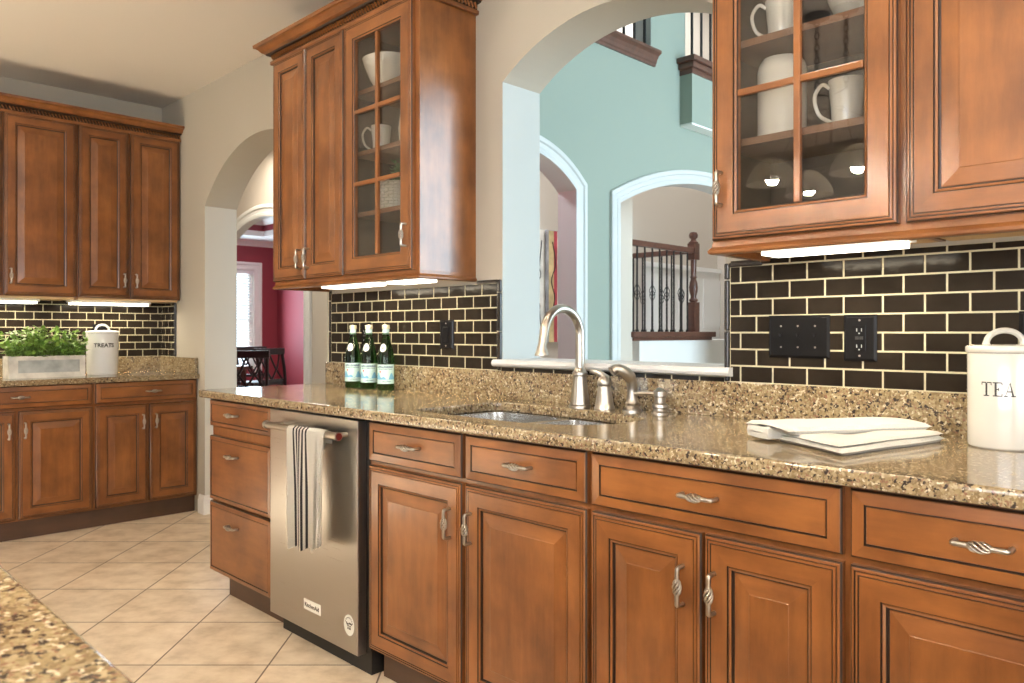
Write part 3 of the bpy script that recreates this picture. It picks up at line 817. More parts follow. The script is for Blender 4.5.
crown('cherry crown moulding with rope bead on the far wall cabinets', [(UXF+0.002, -1.39), (UXF+0.002, -0.002)], CR0)
RAIL = [(-0.02, 0.0), (0.004, 0.0), (0.010, 0.003), (0.011, 0.009), (0.008, 0.013), (0.003, 0.019), (0.001, 0.032), (-0.02, 0.032)]
def rail(label, path, z0):
    bm = bmesh.new(); sweep(bm, path, RAIL, z0); bmesh.ops.recalc_face_normals(bm, faces=bm.faces)
    single('light_rail', bm, 'wh', label, 'moulding', base=(path[0][0], path[0][1], z0))
rail('cherry light rail under the front of the wall cabinets left of the pass-through', [(-3.362, -0.005), (-3.362, UY), (-2.277, UY), (-2.277, -0.005)], 1.336)
rail('cherry light rail under the front of the wall cabinets right of the pass-through', [(-1.056, -0.005), (-1.056, UY), (0.012, UY), (0.012, -0.005)], 1.336)

# ------------------------------------------------------------------ countertops
CT, CBT = 0.887, 0.855
cut = round_poly([(-2.005, -0.500), (-1.960, -0.545), (-1.44, -0.545), (-1.29, -0.42), (-1.30, -0.205), (-1.50, -0.165), (-1.63, -0.150), (-1.98, -0.140), (-2.005, -0.165)],
                 [0.03, 0.03, 0.09, 0.09, 0.06, 0.05, 0.05, 0.03, 0.03], 5)
outer = round_poly([(-3.352, -0.653), (0.47, -0.653), (0.47, -0.001), (-3.352, -0.001)], [0.012, 0.012, 0.002, 0.002], 4)
t = thing('granite_countertop', 'speckled gold granite countertop of the long run with the sink cut into it', 'countertop', (-1.44, -0.327, CBT))
part('slab', slab2d([outer, cut], CBT, CT, 0.006), 'granite', t)
bm = bmesh.new(); box(bm, -3.352, 0.47, -0.022, 0.0, CT, SP, 0, bev=0.002)
part('upstand', bm, 'granite', t, label='granite upstand against the wall')
# carrier cabinet beyond the picture so that the counter is supported
base_cabinet('base_cabinet', 'cherry wood base cabinet beyond the right edge of the photo', (-0.130, YF, 0), 0, 0.58, [
    ('drawer', 0.007, 0.57, 0.722, 0.848, (0.29, 0.787, True)), ('door', 0.007, 0.57, 0.115, 0.708, (0.05, 0.59))])
BCT = 0.876
t = thing('granite_countertop', 'speckled granite countertop of the far run under the planter and treats canister', 'countertop', (-5.17, -1.0, 0.845))
bm = bmesh.new(); box(bm, XB, -4.862, -2.12, -0.001, 0.845, BCT, 0, bev=0.005); part('slab', bm, 'granite', t)
bm = bmesh.new(); box(bm, XB, XB+0.022, -2.12, -0.001, BCT, 0.975, 0, bev=0.002); box(bm, XB+0.022, -4.886, -0.022, -0.001, BCT, 0.975, 0, bev=0.002)
part('upstand', bm, 'granite', t, label='granite upstand round the corner')
# kitchen island whose granite corner reaches into the lower left foreground
t = thing('kitchen_island', 'granite-topped kitchen island, blurred in the lower left foreground', 'island', (-1.0, -2.4, 0))
bm = slab2d([round_poly([(-2.7, -1.872), (0.7, -1.872), (0.7, -2.95), (-2.7, -2.95)], 0.02, 4)], 0.855, 0.887, 0.007)
part('countertop', bm, 'granite', t)
bm = bmesh.new(); box(bm, -2.6, 0.6, -2.75, -1.95, 0.10, 0.855); part('carcass', bm, 'wv', t)
part('toe_kick', B((-2.55, 0.55, -2.70, -2.0, 0.0, 0.10)), 'toe', t)

# ------------------------------------------------------------------ sink
t = thing('double_sink', 'stainless double-bowl undermount sink set in the granite', 'sink', (-1.65, -0.34, 0.66))
lb = round_poly([(-1.985, -0.52), (-1.68, -0.52), (-1.665, -0.16), (-1.985, -0.16)], [0.07]*4, 6)
rb = round_poly([(-1.645, -0.52), (-1.45, -0.52), (-1.315, -0.42), (-1.32, -0.225), (-1.50, -0.18), (-1.63, -0.17)], [0.05, 0.08, 0.06, 0.06, 0.06, 0.04], 5)
flo = round_poly([(-2.03, -0.57), (-1.42, -0.57), (-1.262, -0.43), (-1.27, -0.18), (-1.50, -0.14), (-2.03, -0.12)], 0.05, 4)
fl2 = slab2d([flo, lb, rb], 0.8525, 0.8548, 0.0005)
part('rim', fl2, 'steel', t)
def bowl(lp, z1, z0):
    bm = bmesh.new(); c = sum((Vector(p) for p in lp), Vector((0, 0)))/len(lp); rings = []
    for k, zz in ((1.0, z1), (0.985, z1-0.06), (0.97, z0+0.05), (0.94, z0+0.018), (0.88, z0+0.004), (0.60, z0), (0.2, z0-0.003)):
        rings.append([bm.verts.new((c.x+(p[0]-c.x)*k, c.y+(p[1]-c.y)*k, zz)) for p in lp])
    n = len(lp)
    for a, b_ in zip(rings, rings[1:]):
        for i in range(n): bm.faces.new((a[i], b_[i], b_[(i+1) % n], a[(i+1) % n]))
    bm.faces.new(rings[-1]); return bm, c
for lp, zb in ((lb, 0.67), (rb, 0.71)):
    bm, c = bowl(lp, 0.854, zb); o = part('bowl', bm, 'steel', t, smooth=True)
    bm = bmesh.new(); lathe(bm, [(0, 0.001), (0.018, 0.001), (0.030, 0.002), (0.042, 0.005), (0.045, 0.002), (0.045, -0.003), (0, -0.003)], (c.x, c.y, zb-0.001), 24); part('drain', bm, 'nickel', o, smooth=True)

# ------------------------------------------------------------------ faucet set
FY = -0.078
fx = -1.676
t = thing('faucet', 'tall satin nickel gooseneck faucet on the granite behind the sink', 'faucet', (fx, FY, CT))
bm = bmesh.new()
lathe(bm, [(0, 0), (0.036, 0), (0.036, 0.005), (0.032, 0.009), (0.031, 0.02), (0.0225, 0.092), (0.0215, 0.102), (0.026, 0.106), (0.026, 0.115), (0.021, 0.119), (0.0165, 0.13), (0, 0.13)], (fx, FY, CT), 28)
part('body', bm, 'nickel', t, smooth=True)
bm = bmesh.new(); R = 0.088; zc = CT+0.238
pts = [(fx, FY, CT+0.12), (fx, FY, zc)]+[(fx, FY-R+R*math.cos(a*PI/16), zc+R*math.sin(a*PI/16)) for a in range(1, 16)]
pts += [(fx, FY-2*R-0.002, zc), (fx, FY-2*R-0.010, zc-0.035)]
tube(bm, pts, [0.0155]*2+[0.0152]*15+[0.0146, 0.0140], 16)
part('spout', bm, 'nickel', t, smooth=True)
bm = bmesh.new(); lathe(bm, [(0, 0), (0.0225, 0), (0.023, 0.004), (0.019, 0.014), (0.0155, 0.026), (0.0155, 0.032), (0, 0.032)], (fx, FY-2*R-0.011, zc-0.064), 20)
part('aerator', bm, 'nickel', t, smooth=True)
lx = -1.572
t = thing('mixer_valve', 'cone-based satin nickel faucet lever just right of the gooseneck', 'faucet lever', (lx, FY, CT))
bm = bmesh.new(); lathe(bm, [(0, 0), (0.034, 0), (0.034, 0.005), (0.031, 0.010), (0.0295, 0.02), (0.021, 0.074), (0.0235, 0.079), (0.0235, 0.088), (0.021, 0.096), (0.015, 0.108), (0.007, 0.113), (0, 0.114)], (lx, FY, CT), 24)
part('base', bm, 'nickel', t, smooth=True)
bm = bmesh.new(); tube(bm, catmull([(lx, FY, CT+0.096), (lx-0.008, FY-0.008, CT+0.112), (lx-0.024, FY-0.018, CT+0.120), (lx-0.040, FY-0.024, CT+0.122)], 5), [0.014]*4+[0.012]*4+[0.009]*5+[0.007]*3, 10)
part('lever', bm, 'nickel', t, smooth=True)
lx = -1.462
t = thing('side_sprayer', 'curved satin nickel side sprayer between the faucet lever and soap pump', 'sprayer', (lx, FY, CT))
bm = bmesh.new(); lathe(bm, [(0, 0), (0.031, 0), (0.031, 0.005), (0.025, 0.009), (0.020, 0.018), (0.022, 0.026), (0.019, 0.032), (0.018, 0.04), (0, 0.04)], (lx, FY, CT), 24); part('holder', bm, 'nickel', t, smooth=True)
bm = bmesh.new()
tube(bm, catmull([(lx, FY, CT+0.036), (lx, FY, CT+0.082), (lx-0.001, FY-0.010, CT+0.106), (lx-0.008, FY-0.030, CT+0.124), (lx-0.022, FY-0.052, CT+0.134), (lx-0.030, FY-0.066, CT+0.126)], 5),
     [0.016]*5+[0.0175]*5+[0.0195]*5+[0.0185]*5+[0.016]*5+[0.017], 14)
part('spray_head', bm, 'nickel', t, smooth=True)
lx = -1.358
t = thing('soap_dispenser', 'short satin nickel soap pump with a thin sideways spout, right of the sprayer', 'soap dispenser', (lx, FY, CT))
bm = bmesh.new(); lathe(bm, [(0, 0), (0.027, 0), (0.027, 0.004), (0.021, 0.010), (0.021, 0.016), (0.024, 0.020), (0.023, 0.028), (0.017, 0.034), (0.017, 0.050), (0.021, 0.054), (0.021, 0.068), (0.015, 0.073), (0.007, 0.079), (0, 0.08)], (lx, FY, CT), 24); part('pump', bm, 'nickel', t, smooth=True)
bm = bmesh.new(); tube(bm, [(lx, FY, CT+0.060), (lx-0.036, FY-0.026, CT+0.062), (lx-0.064, FY-0.046, CT+0.060)], [0.0065, 0.0058, 0.005], 8); part('spout', bm, 'nickel', t, smooth=True)

# ------------------------------------------------------------------ dishwasher with its towel
x0, x1 = -2.732, -2.147; YD = -0.640
t = thing('dishwasher', 'brushed stainless dishwasher with a bar handle between the drawer unit and sink cabinet', 'dishwasher', ((x0+x1)/2, -0.3, 0))
bm = bmesh.new(); box(bm, x0, x1, YD, YD+0.035, 0.078, 0.847, 0, bev=0.003); door = part('door', bm, 'ss', t)
part('tub', B((x0+0.006, x1+0.022, YD+0.036, -0.05, 0.09, 0.852)), 'rubber', t, label='black tub edge')
part('kick_plate', B((x0, x1, -0.585, -0.5, 0.0, 0.085)), 'rubber', t, label='black kick plate')
hz, hy = 0.797, -0.692
bm = bmesh.new(); lathe_pts = [(x0+0.075, hy, hz), (x1-0.040, hy, hz)]
tube(bm, lathe_pts, 0.0125, 18)
for xx in (x0+0.098, x1-0.065): tube(bm, [(xx, YD+0.004, hz), (xx, hy, hz)], 0.009, 12)
h = part('bar_handle', bm, 'nickel', door, smooth=True, label='round bar handle')
for xx, s in ((x0+0.075, -1), (x1-0.040, 1)):
    bm = bmesh.new(); tube(bm, [(xx-s*0.004, hy, hz), (xx+s*0.010, hy, hz)], 0.0150, 18, mi=0); tube(bm, [(xx+s*0.010, hy, hz), (xx+s*0.0125, hy, hz)], 0.0112, 18, mi=1)
    part('medallion', bm, ['nickel', 'redmed'], door, smooth=True, label='red medallion capping the bar')
bm = bmesh.new(); box(bm, -2.482, -2.372, YD-0.0022, YD, 0.153, 0.190, 0, bev=0.001)
part('badge', bm, 'labelw', door, label='small pale name badge')
tb = text_bm('KitchenAid', 0.021, 0.0003, 0.0003)
for v_ in tb.verts: v_.co = Vector((-2.427+v_.co.x, YD-0.0024-v_.co.z, 0.1705+v_.co.y))
part('badge_lettering', tb, 'ink', door)
bm = bmesh.new()
for r, m_, dy in ((0.030, 0, 0.0008),):
    n = 28; a = [bm.verts.new((-2.196+r*math.cos(2*PI*i/n), YD-dy, 0.168+1.15*r*math.sin(2*PI*i/n))) for i in range(n)]; c_ = [bm.verts.new((p.co.x, YD-0.00005, p.co.z)) for p in a]
    bm.faces.new(a)
    for i in range(n): bm.faces.new((a[i], a[(i+1) % n], c_[(i+1) % n], c_[i]))
def dash(u0, u1, w0, w1): box(bm, -2.196+u0, -2.196+u1, YD-0.0012, YD-0.0008, 0.168+w0, 0.168+w1, 1)
for i in range(9):
    a = PI*(0.12+0.76*i/8); dash(0.022*math.cos(a)-0.0016, 0.022*math.cos(a)+0.0016, 0.025*math.sin(a)-0.002, 0.025*math.sin(a)+0.002)
dash(-0.014, -0.002, 0.000, 0.006); dash(0.0, 0.013, 0.003, 0.009); dash(-0.010, 0.012, -0.004, -0.001); dash(-0.008, -0.002, -0.014, -0.006); dash(0.002, 0.010, -0.014, -0.006)
dash(-0.016, -0.012, 0.003, 0.009); dash(0.014, 0.018, 0.002, 0.008)
part('sticker', bm, ['labelw', 'ink'], door, label='round white sticker with dark print')
# striped towel over the bar: front fall with folds, short back fall
tw = thing('dish_towel', 'white dish towel with black stripes hung over the dishwasher handle', 'towel', (-2.41, hy, hz))
def towel_sheet(xa, xb, zb_front, zb_back, dy, cols, stripes, taper, lean):
    bm = bmesh.new(); NR = 40; g = []
    for i in range(cols+1):
        u = i/cols; col = []
        for k in range(NR+1):
            s = k/NR
            L1 = hz-zb_back; Ltop = PI*0.0165; L2 = hz-zb_front-0.018*u+0.006*math.sin(u*PI*4.4+0.9)
            d = s*(L1+Ltop+L2)
            if d < L1: y, z_ = 0.0165, hz-L1+d
            elif d < L1+Ltop: a = (d-L1)/0.0165; y, z_ = 0.0165*math.cos(a), hz+0.0165*math.sin(a)
            else: y, z_ = -0.0165, hz-(d-L1-Ltop)
            fall = max(0.0, (hz-z_)/0.4)
            xx = xa+(xb-xa)*u
            cx_ = (xa+xb)/2
            xx = cx_+(xx-cx_)*(1-taper*min(1, fall))+lean*fall
            wv_ = 0.007*min(1, fall*2)*math.sin(u*PI*4.4+0.9)*(1 if y < 0 else 0.25)
            col.append(bm.verts.new((xx, hy+(y-dy if y < 0 else y+dy*0.3)-wv_-0.004*fall*(1 if y < 0 else 0), z_)))
        g.append(col)
    for i in range(cols):
        for k in range(NR):
            f = bm.faces.new((g[i][k], g[i+1][k], g[i+1][k+1], g[i][k+1])); f.material_index = 1 if stripes(i/cols) else 0
    r = bmesh.ops.solidify(bm, geom=list(bm.faces), thickness=0.0028)
    bmesh.ops.recalc_face_normals(bm, faces=bm.faces)
    return bm
def st1(u): 
    return 0.20 < u < 0.74 and ((u-0.20)/0.54*5) % 1 < 0.52
part('front_fold', towel_sheet(-2.474, -2.285, 0.392, 0.74, 0.005, 72, st1, 0.10, 0.012), ['towelw', 'stripe'], tw, smooth=True, label='front layer with five black stripes')
part('rear_fold', towel_sheet(-2.296, -2.242, 0.415, 0.765, 0.0, 30, lambda u: False, 0.10, -0.004), ['towelw'], tw, smooth=True, label='plain cream layer')

# ------------------------------------------------------------------ bottles
def bottle(x, y, label):
    t = thing('water_bottle', label, 'bottle', (x, y, CT), 0, 'green bottles on the counter')
    bm = bmesh.new()
    pr = [(0, 0.004), (0.025, 0.0), (0.034, 0.002), (0.0365, 0.008), (0.0365, 0.118), (0.0362, 0.135), (0.0325, 0.165), (0.0250, 0.195), (0.0175, 0.222), (0.0145, 0.238), (0.0135, 0.262), (0.0150, 0.266), (0.0150, 0.271), (0.0130, 0.273), (0.0, 0.273)]
    lathe(bm, pr, (x, y, CT), 32); part('glass', bm, 'bottle', t, smooth=True)
    af = math.atan2(-2.075-y, -x) - 0.10
    bm = bmesh.new(); seg = 40
    for i in range(seg):
        a0 = af-1.25+2.5*i/seg; a1 = af-1.25+2.5*(i+1)/seg; r = 0.0369
        v_ = [bm.verts.new((x+r*math.cos(a), y+r*math.sin(a), CT+zz)) for a, zz in ((a0, 0.030), (a1, 0.030), (a1, 0.112), (a0, 0.112))]; f = bm.faces.new(v_)
        r2 = 0.03705; k = (i+0.5)/seg
        zt = 0.052+0.016*math.sin(k*PI*3.0+0.4)**2+0.010*math.sin(k*9)
        v_ = [bm.verts.new((x+r2*math.cos(a), y+r2*math.sin(a), CT+zz)) for a, zz in ((a0, 0.048), (a1, 0.048), (a1, zt), (a0, zt))]; f = bm.faces.new(v_); f.material_index = 1
    lb_ = part('label', bm, ['label', 'labelb'], t, label='pale aqua paper label')
    tb = text_bm('S.PELLEGRINO', 0.0115, 0.0002, 0.0004); bend(tb, (x, y), 0.0372, af, CT+0.101); part('lettering', tb, 'labeln', lb_)
    bm = bmesh.new(); join(bm, bend(text_bm('NATURAL MINERAL WATER', 0.0052, 0.0002, 0.0001), (x, y), 0.0372, af, CT+0.092)); bm2 = bend(text_bm('S.PELLEGRINO', 0.006, 0.0002, 0.0001), (x, y), 0.0372, af+0.2, CT+0.039)
    part('small_print', bm, 'labeln', lb_); part('foot_print', bm2, 'labeln', lb_)
    s5 = bmesh.new()
    for k in range(5):
        a = PI/2+2*PI*k/5; lathe(s5, [(0, 0), (0.0019, 0), (0.0019, 0.0003), (0, 0.0003)], (0.0022*math.cos(a)-0.022, 0.0022*math.sin(a)-0.020, 0), 5)
    bend(s5, (x, y), 0.0372, af, CT+0.101); part('red_star', s5, 'labelr', lb_)
    bm = bmesh.new(); tilt = -0.55
    for r_, m_, h_ in ((0.0145, 0, 0.0007), (0.0095, 1, 0.0009)):
        n = 20; c_ = bm.verts.new((0, 0, h_)); rim = [bm.verts.new((r_*math.cos(2*PI*i/n), r_*1.2*math.sin(2*PI*i/n), h_)) for i in range(n)]
        for i in range(n): f = bm.faces.new((c_, rim[i], rim[(i+1) % n])); f.material_index = 0
    def rad(zz):
        for (r0, z0_), (r1, z1_) in zip(pr, pr[1:]):
            if z0_ <= zz <= z1_ and z1_ > z0_: return r0+(r1-r0)*(zz-z0_)/(z1_-z0_)
        return 0.03
    for v_ in bm.verts:
        zz = 0.183+v_.co.y; r_ = rad(zz)+0.0004+v_.co.z; a = af-0.35+v_.co.x/0.030
        v_.co = Vector((x+r_*math.cos(a), y+r_*math.sin(a), CT+zz))
    part('neck_seal', bm, 'labelw', t, label='round white shoulder seal')
    tb = text_bm('SP', 0.011, 0.0002, 0.0003)
    for v_ in tb.verts:
        zz = 0.181+v_.co.y; r_ = rad(zz)+0.0015+v_.co.z; a = af-0.35+v_.co.x/0.030
        v_.co = Vector((x+r_*math.cos(a), y+r_*math.sin(a), CT+zz))
    part('seal_lettering', tb, 'ink', t)
    bm = bmesh.new(); lathe(bm, [(0.0142, 0.240), (0.0142, 0.262), (0.0156, 0.265)], (x, y, CT), 20, 0); part('neck_band', bm, 'label', t, smooth=True)
    bm = bmesh.new()
    lathe(bm, [(0.0160, 0.264), (0.0165, 0.266), (0.0158, 0.278), (0.0140, 0.281), (0, 0.2815)], (x, y, CT), 20); part('cap', bm, 'cap', t, smooth=True)
bottle(-2.991, -0.10, 'green glass water bottle, leftmost of three by the tile splashback')
bottle(-2.866, -0.10, 'green glass water bottle, middle one of the row of three')
bottle(-2.740, -0.10, 'green glass water bottle, rightmost of three and nearest the sink')

# ------------------------------------------------------------------ canisters and folded towel
def serif_text(s, h):
    """Simple serif capitals T E A R S as flat boxes: x along, y up."""
    bm = bmesh.new(); t_ = h*0.17; th = h*0.075; x = 0
    def bx(x0, x1, y0, y1): box(bm, x0, x1, y0, y1, 0, 0.0004)
    def poly(pts):
        a = [bm.verts.new((p[0], p[1], 0.0004)) for p in pts]; bm.faces.new(a)
    for ch in s:
        if ch == 'T':
            w_ = h*0.92; bx(x, x+w_, h-th, h); bx(x+w_/2-t_/2, x+w_/2+t_/2, 0, h-th); bx(x+w_/2-t_*1.5, x+w_/2+t_*1.5, 0, th); bx(x, x+th, h-h*0.22, h-th); bx(x+w_-th, x+w_, h-h*0.22, h-th)
        elif ch == 'E':
            w_ = h*0.80; bx(x, x+w_, 0, th); bx(x, x+w_, h-th, h); bx(x+t_*0.9, x+t_*1.9, th, h-th); bx(x+t_*1.9, x+w_*0.68, h/2-th/2, h/2+th/2); bx(x+w_-th, x+w_, th, h*0.22); bx(x+w_-th, x+w_, h-h*0.22, h-th); bx(x+w_*0.68-th, x+w_*0.68, h*0.38, h*0.62)
        elif ch == 'A':
            w_ = h*0.98
            poly([(x+w_*0.13, th), (x+w_*0.18, th), (x+w_*0.5, h*0.9), (x+w_*0.5, h)]); poly([(x+w_*0.68, th), (x+w_*0.84, th), (x+w_*0.53, h), (x+w_*0.47, h)])
            bx(x+w_*0.28, x+w_*0.7, h*0.32, h*0.32+th); bx(x, x+w_*0.32, 0, th); bx(x+w_*0.6, x+w_, 0, th)
        x += w_+h*0.10
    bmesh.ops.translate(bm, verts=bm.verts, vec=(-(x-h*0.1)/2, -h/2, 0)); return bm
def strap_handle(bm, c, z, span, rise, ang, r=0.006, flat=1.6):
    d = Vector((math.cos(ang), math.sin(ang), 0)); pts = []
    for i in range(17):
        a = PI*i/16; pts.append(Vector((c[0], c[1], z))-d*span*math.cos(a)*(1.0)+Vector((0, 0, rise*math.sin(a)**0.8)))
    tube(bm, pts, [r*1.4]+[r]*15+[r*1.4], 10)
cx, cy = -0.4355, -0.130
t = thing('tea_canister', 'round white ceramic tea canister on the granite at the right edge', 'canister', (cx, cy, CT))
bm = bmesh.new(); lathe(bm, [(0, 0), (0.066, 0), (0.0695, 0.003), (0.0705, 0.008), (0.0705, 0.200), (0.069, 0.204), (0, 0.204)], (cx, cy, CT), 48); part('body', bm, 'cer', t, smooth=True)
bm = bmesh.new(); lathe(bm, [(0.0, 0.205), (0.073, 0.205), (0.0745, 0.208), (0.0745, 0.216), (0.0725, 0.219), (0.060, 0.2215), (0, 0.223)], (cx, cy, CT), 48); ld = part('lid', bm, 'cer', t, smooth=True)
bm = bmesh.new(); strap_handle(bm, (cx, cy), CT+0.219, 0.040, 0.033, PI/4, 0.0065); part('handle', bm, 'cer', ld, smooth=True)
fa = math.atan2(-2.075-cy, -cx)-0.17
st_ = serif_text('TEA', 0.030)
for v_ in st_.verts: v_.co.x *= 0.74
tb = bend(st_, (cx, cy), 0.0708, fa, CT+0.128); part('lettering', tb, 'ink', t)
cx, cy = -5.235, -0.455
t = thing('treats_canister', 'tapered white enamel treats canister on the far counter beside the planter', 'canister', (cx, cy, BCT))
bm = bmesh.new(); lathe(bm, [(0, 0), (0.082, 0), (0.084, 0.002), (0.0845, 0.014), (0.086, 0.016), (0.092, 0.252), (0, 0.252)], (cx, cy, BCT), 40); part('body', bm, 'tin', t, smooth=True)
bm = bmesh.new(); lathe(bm, [(0, 0.253), (0.095, 0.253), (0.096, 0.256), (0.096, 0.266), (0.092, 0.269), (0.05, 0.273), (0, 0.274)], (cx, cy, BCT), 40); ld = part('lid', bm, 'tin', t, smooth=True)
bm = bmesh.new(); strap_handle(bm, (cx, cy), BCT+0.268, 0.042, 0.040, PI/4, 0.0065); part('handle', bm, 'tin', ld, smooth=True)
fa = math.atan2(-2.075-cy, -cx)+0.12
tb = bend(text_bm('TREATS', 0.034, 0.0004, 0.0010), (cx, cy), 0.0915, fa, BCT+0.180); part('lettering', tb, 'ink', t)

def cloth_slab(corners, z0, th, seed, n=26, puff=0.0):
    rnd = random.Random(seed); bm = bmesh.new(); g = []
    A, B_, C_, D_ = [Vector(c) for c in corners]
    ph = [rnd.uniform(0, 6) for _ in range(6)]
    for side in (1, 0):
        gg = []
        for i in range(n+1):
            row = []
            for k in range(n+1):
                u, w_ = i/n, k/n
                p = (A*(1-u)+B_*u)*(1-w_)+(D_*(1-u)+C_*u)*w_
                e = min(u, 1-u, w_, 1-w_); rd = math.sqrt(max(0, 1-(1-min(1, e/0.05))**2))
                wob = 0.0016*(math.sin(u*7+ph[0])*math.sin(w_*6+ph[1])+math.sin((u+w_)*11+ph[2])*0.6)
                p = p+Vector((math.sin(w_*9+ph[3])*0.002, math.sin(u*8+ph[4])*0.002))
                z_ = z0+th*0.5+(th*0.5*rd+wob*e*6+puff*math.sin(PI*u)*0.5)*(1 if side else 0)-(0 if side else th*0.5*rd)
                row.append(bm.verts.new((p.x, p.y, z_)))
            gg.append(row)
        g.append(gg)
        for i in range(n):
            for k in range(n):
                q = (gg[i][k], gg[i+1][k], gg[i+1][k+1], gg[i][k+1]); bm.faces.new(q if side else tuple(reversed(q)))
    bmesh.ops.remove_doubles(bm, verts=bm.verts, dist=0.0004)
    return bm
t = thing('folded_towel', 'folded white cotton towel lying on the granite between sink and tea canister', 'towel', (-0.71, -0.28, CT))
part('lower_fold', cloth_slab([(-0.835, -0.392), (-0.628, -0.522), (-0.548, -0.135), (-0.70, -0.105)], CT+0.0005, 0.014, 1), 'linen', t, smooth=True)
part('middle_fold', cloth_slab([(-0.868, -0.372), (-0.640, -0.508), (-0.553, -0.140), (-0.715, -0.100)], CT+0.0125, 0.012, 2), 'linen', t, smooth=True)
part('upper_fold', cloth_slab([(-0.915, -0.372), (-0.768, -0.452), (-0.578, -0.130), (-0.715, -0.085)], CT+0.0235, 0.016, 3, puff=0.010), 'linen', t, smooth=True)
part('rolled_end', cloth_slab([(-0.910, -0.385), (-0.835, -0.430), (-0.795, -0.375), (-0.870, -0.335)], CT+0.006, 0.024, 4, puff=0.004), 'linen', t, smooth=True)

# ------------------------------------------------------------------ planter
px_, py0, py1 = -5.06, -0.995, -0.605
t = thing('planter_box', 'whitewashed wooden planter box of bright green foliage on the far counter', 'planter', (-5.13, -0.80, BCT))
bm = bmesh.new(); h = 0.125
box(bm, -5.19, -5.178, py0, py1, BCT, BCT+h, 0); box(bm, -5.178, px_, py0, py0+0.014, BCT, BCT+h, 0); box(bm, -5.178, px_, py1-0.014, py1, BCT, BCT+h, 0)
box(bm, -5.178, px_, py0+0.014, py1-0.014, BCT, BCT+0.012, 0)
box(bm, px_, px_+0.012, py0, py1, BCT, BCT+0.030, 0, bev=0.001); box(bm, px_, px_+0.012, py0, py1, BCT+h-0.024, BCT+h, 0, bev=0.001)
box(bm, px_, px_+0.012, py0, py0+0.045, BCT+0.030, BCT+h-0.024, 0); box(bm, px_, px_+0.012, py1-0.030, py1, BCT+0.030, BCT+h-0.024, 0)
part('box', bm, 'wash', t)
part('metal_panel', B((px_-0.002, px_+0.004, py0+0.045, py1-0.030, BCT+0.030, BCT+h-0.024)), 'zinc', t, label='galvanised metal inset panel')
part('soil', B((-5.178, px_-0.002, py0+0.014, py1-0.014, BCT+0.012, BCT+0.105)), 'soil', t)
rnd = random.Random(11)
def foliage(n, center, ext, zlo, zhi, size):
    bm = bmesh.new(); st = bmesh.new()
    for i in range(n):
        u = rnd.uniform(-1, 1); v_ = rnd.uniform(-1, 1); wz = rnd.random()**0.8
        base = Vector((center[0]+ext[0]*0.7*v_, center[1]+ext[1]*0.86*u, zlo))
        tip = Vector((center[0]+ext[0]*1.5*v_+rnd.uniform(-.02, .03), center[1]+ext[1]*1.06*u+rnd.uniform(-.03, .03), zlo+(zhi-zlo)*(0.35+0.65*wz)*(1-0.25*abs(u)**3)))
        tube(st, [base, base.lerp(tip, 0.5)+Vector((rnd.uniform(-.01, .01), rnd.uniform(-.01, .01), 0.01)), tip], [0.0016, 0.0013, 0.0008], 4)
        nl = 11
        for k in range(nl):
            f_ = 0.25+0.75*k/(nl-1); p = base.lerp(tip, f_)
            a = rnd.uniform(0, 2*PI); el = rnd.uniform(-0.15, 0.9)
            d = Vector((math.cos(a)*math.cos(el), math.sin(a)*math.cos(el), math.sin(el))); s = size*rnd.uniform(0.7, 1.25)
            sd = d.cross(Vector((0, 0, 1))).normalized(); up = sd.cross(d).normalized()
            pts = [p, p+d*s*0.45+sd*s*0.34-up*s*0.05, p+d*s*0.55+up*s*0.08, p+d*s*0.45-sd*s*0.34-up*s*0.05, p+d*s*0.85+sd*s*0.2, p+d*s*0.85-sd*s*0.2, p+d*s*1.05-up*s*0.06]
            V = [bm.verts.new(q) for q in pts]
            for q in ((0, 1, 2), (0, 2, 3), (1, 4, 2), (2, 5, 3), (2, 4, 6), (2, 6, 5)): bm.faces.new([V[j] for j in q])
    return bm, st
fo, st = foliage(105, (-5.105, -0.80, 0), (0.055, 0.20), BCT+0.10, BCT+0.285, 0.034)
part('foliage', fo, 'leaf', t, smooth=True); part('stems', st, 'stem', t)

# ------------------------------------------------------------------ cabinet contents
def mug(x, y, z, r, h, hang, label, name='coffee_mug', cat='mug'):
    t = thing(name, label, cat, (x, y, z))
    bm = bmesh.new(); lathe(bm, [(0, 0), (r*0.72, 0), (r*0.78, 0.004), (r*0.84, h*0.4), (r, h), (r*0.95, h), (r*0.78, h*0.35), (r*0.68, 0.01), (0, 0.01)], (x, y, z), 28); part('cup', bm, 'cer', t, smooth=True)
    d = Vector((math.cos(hang), math.sin(hang), 0)); c = Vector((x, y, z)); bm = bmesh.new()
    pts = catmull([c+d*r*0.93+Vector((0, 0, h*0.84)), c+d*(r*1.35)+Vector((0, 0, h*0.92)), c+d*(r*1.75)+Vector((0, 0, h*0.66)), c+d*(r*1.5)+Vector((0, 0, h*0.3)), c+d*r*0.80+Vector((0, 0, h*0.14))], 6)
    tube(bm, pts, 0.0048, 8); part('handle', bm, 'cer', t, smooth=True); return t
HL = PI*1.25     # handle points to the viewer's left
mug(-0.760, -0.165, 1.629, 0.043, 0.118, HL-0.1, 'white mug on the lower shelf of the right glass cabinet')
mug(-0.925, -0.165, 1.879, 0.043, 0.110, HL-0.1, 'white mug on the middle shelf of the right glass cabinet')
mug(-2.690, -0.160, 1.879, 0.044, 0.118, HL+0.3, 'white mug on the middle shelf of the left glass cabinet')
cx, cy = -0.925, -0.165
bm = bmesh.new(); lathe(bm, [(0, 0), (0.055, 0), (0.061, 0.004), (0.062, 0.175), (0.059, 0.192), (0.050, 0.208), (0.040, 0.212), (0.040, 0.205), (0, 0.205)], (cx, cy, 1.629), 36)
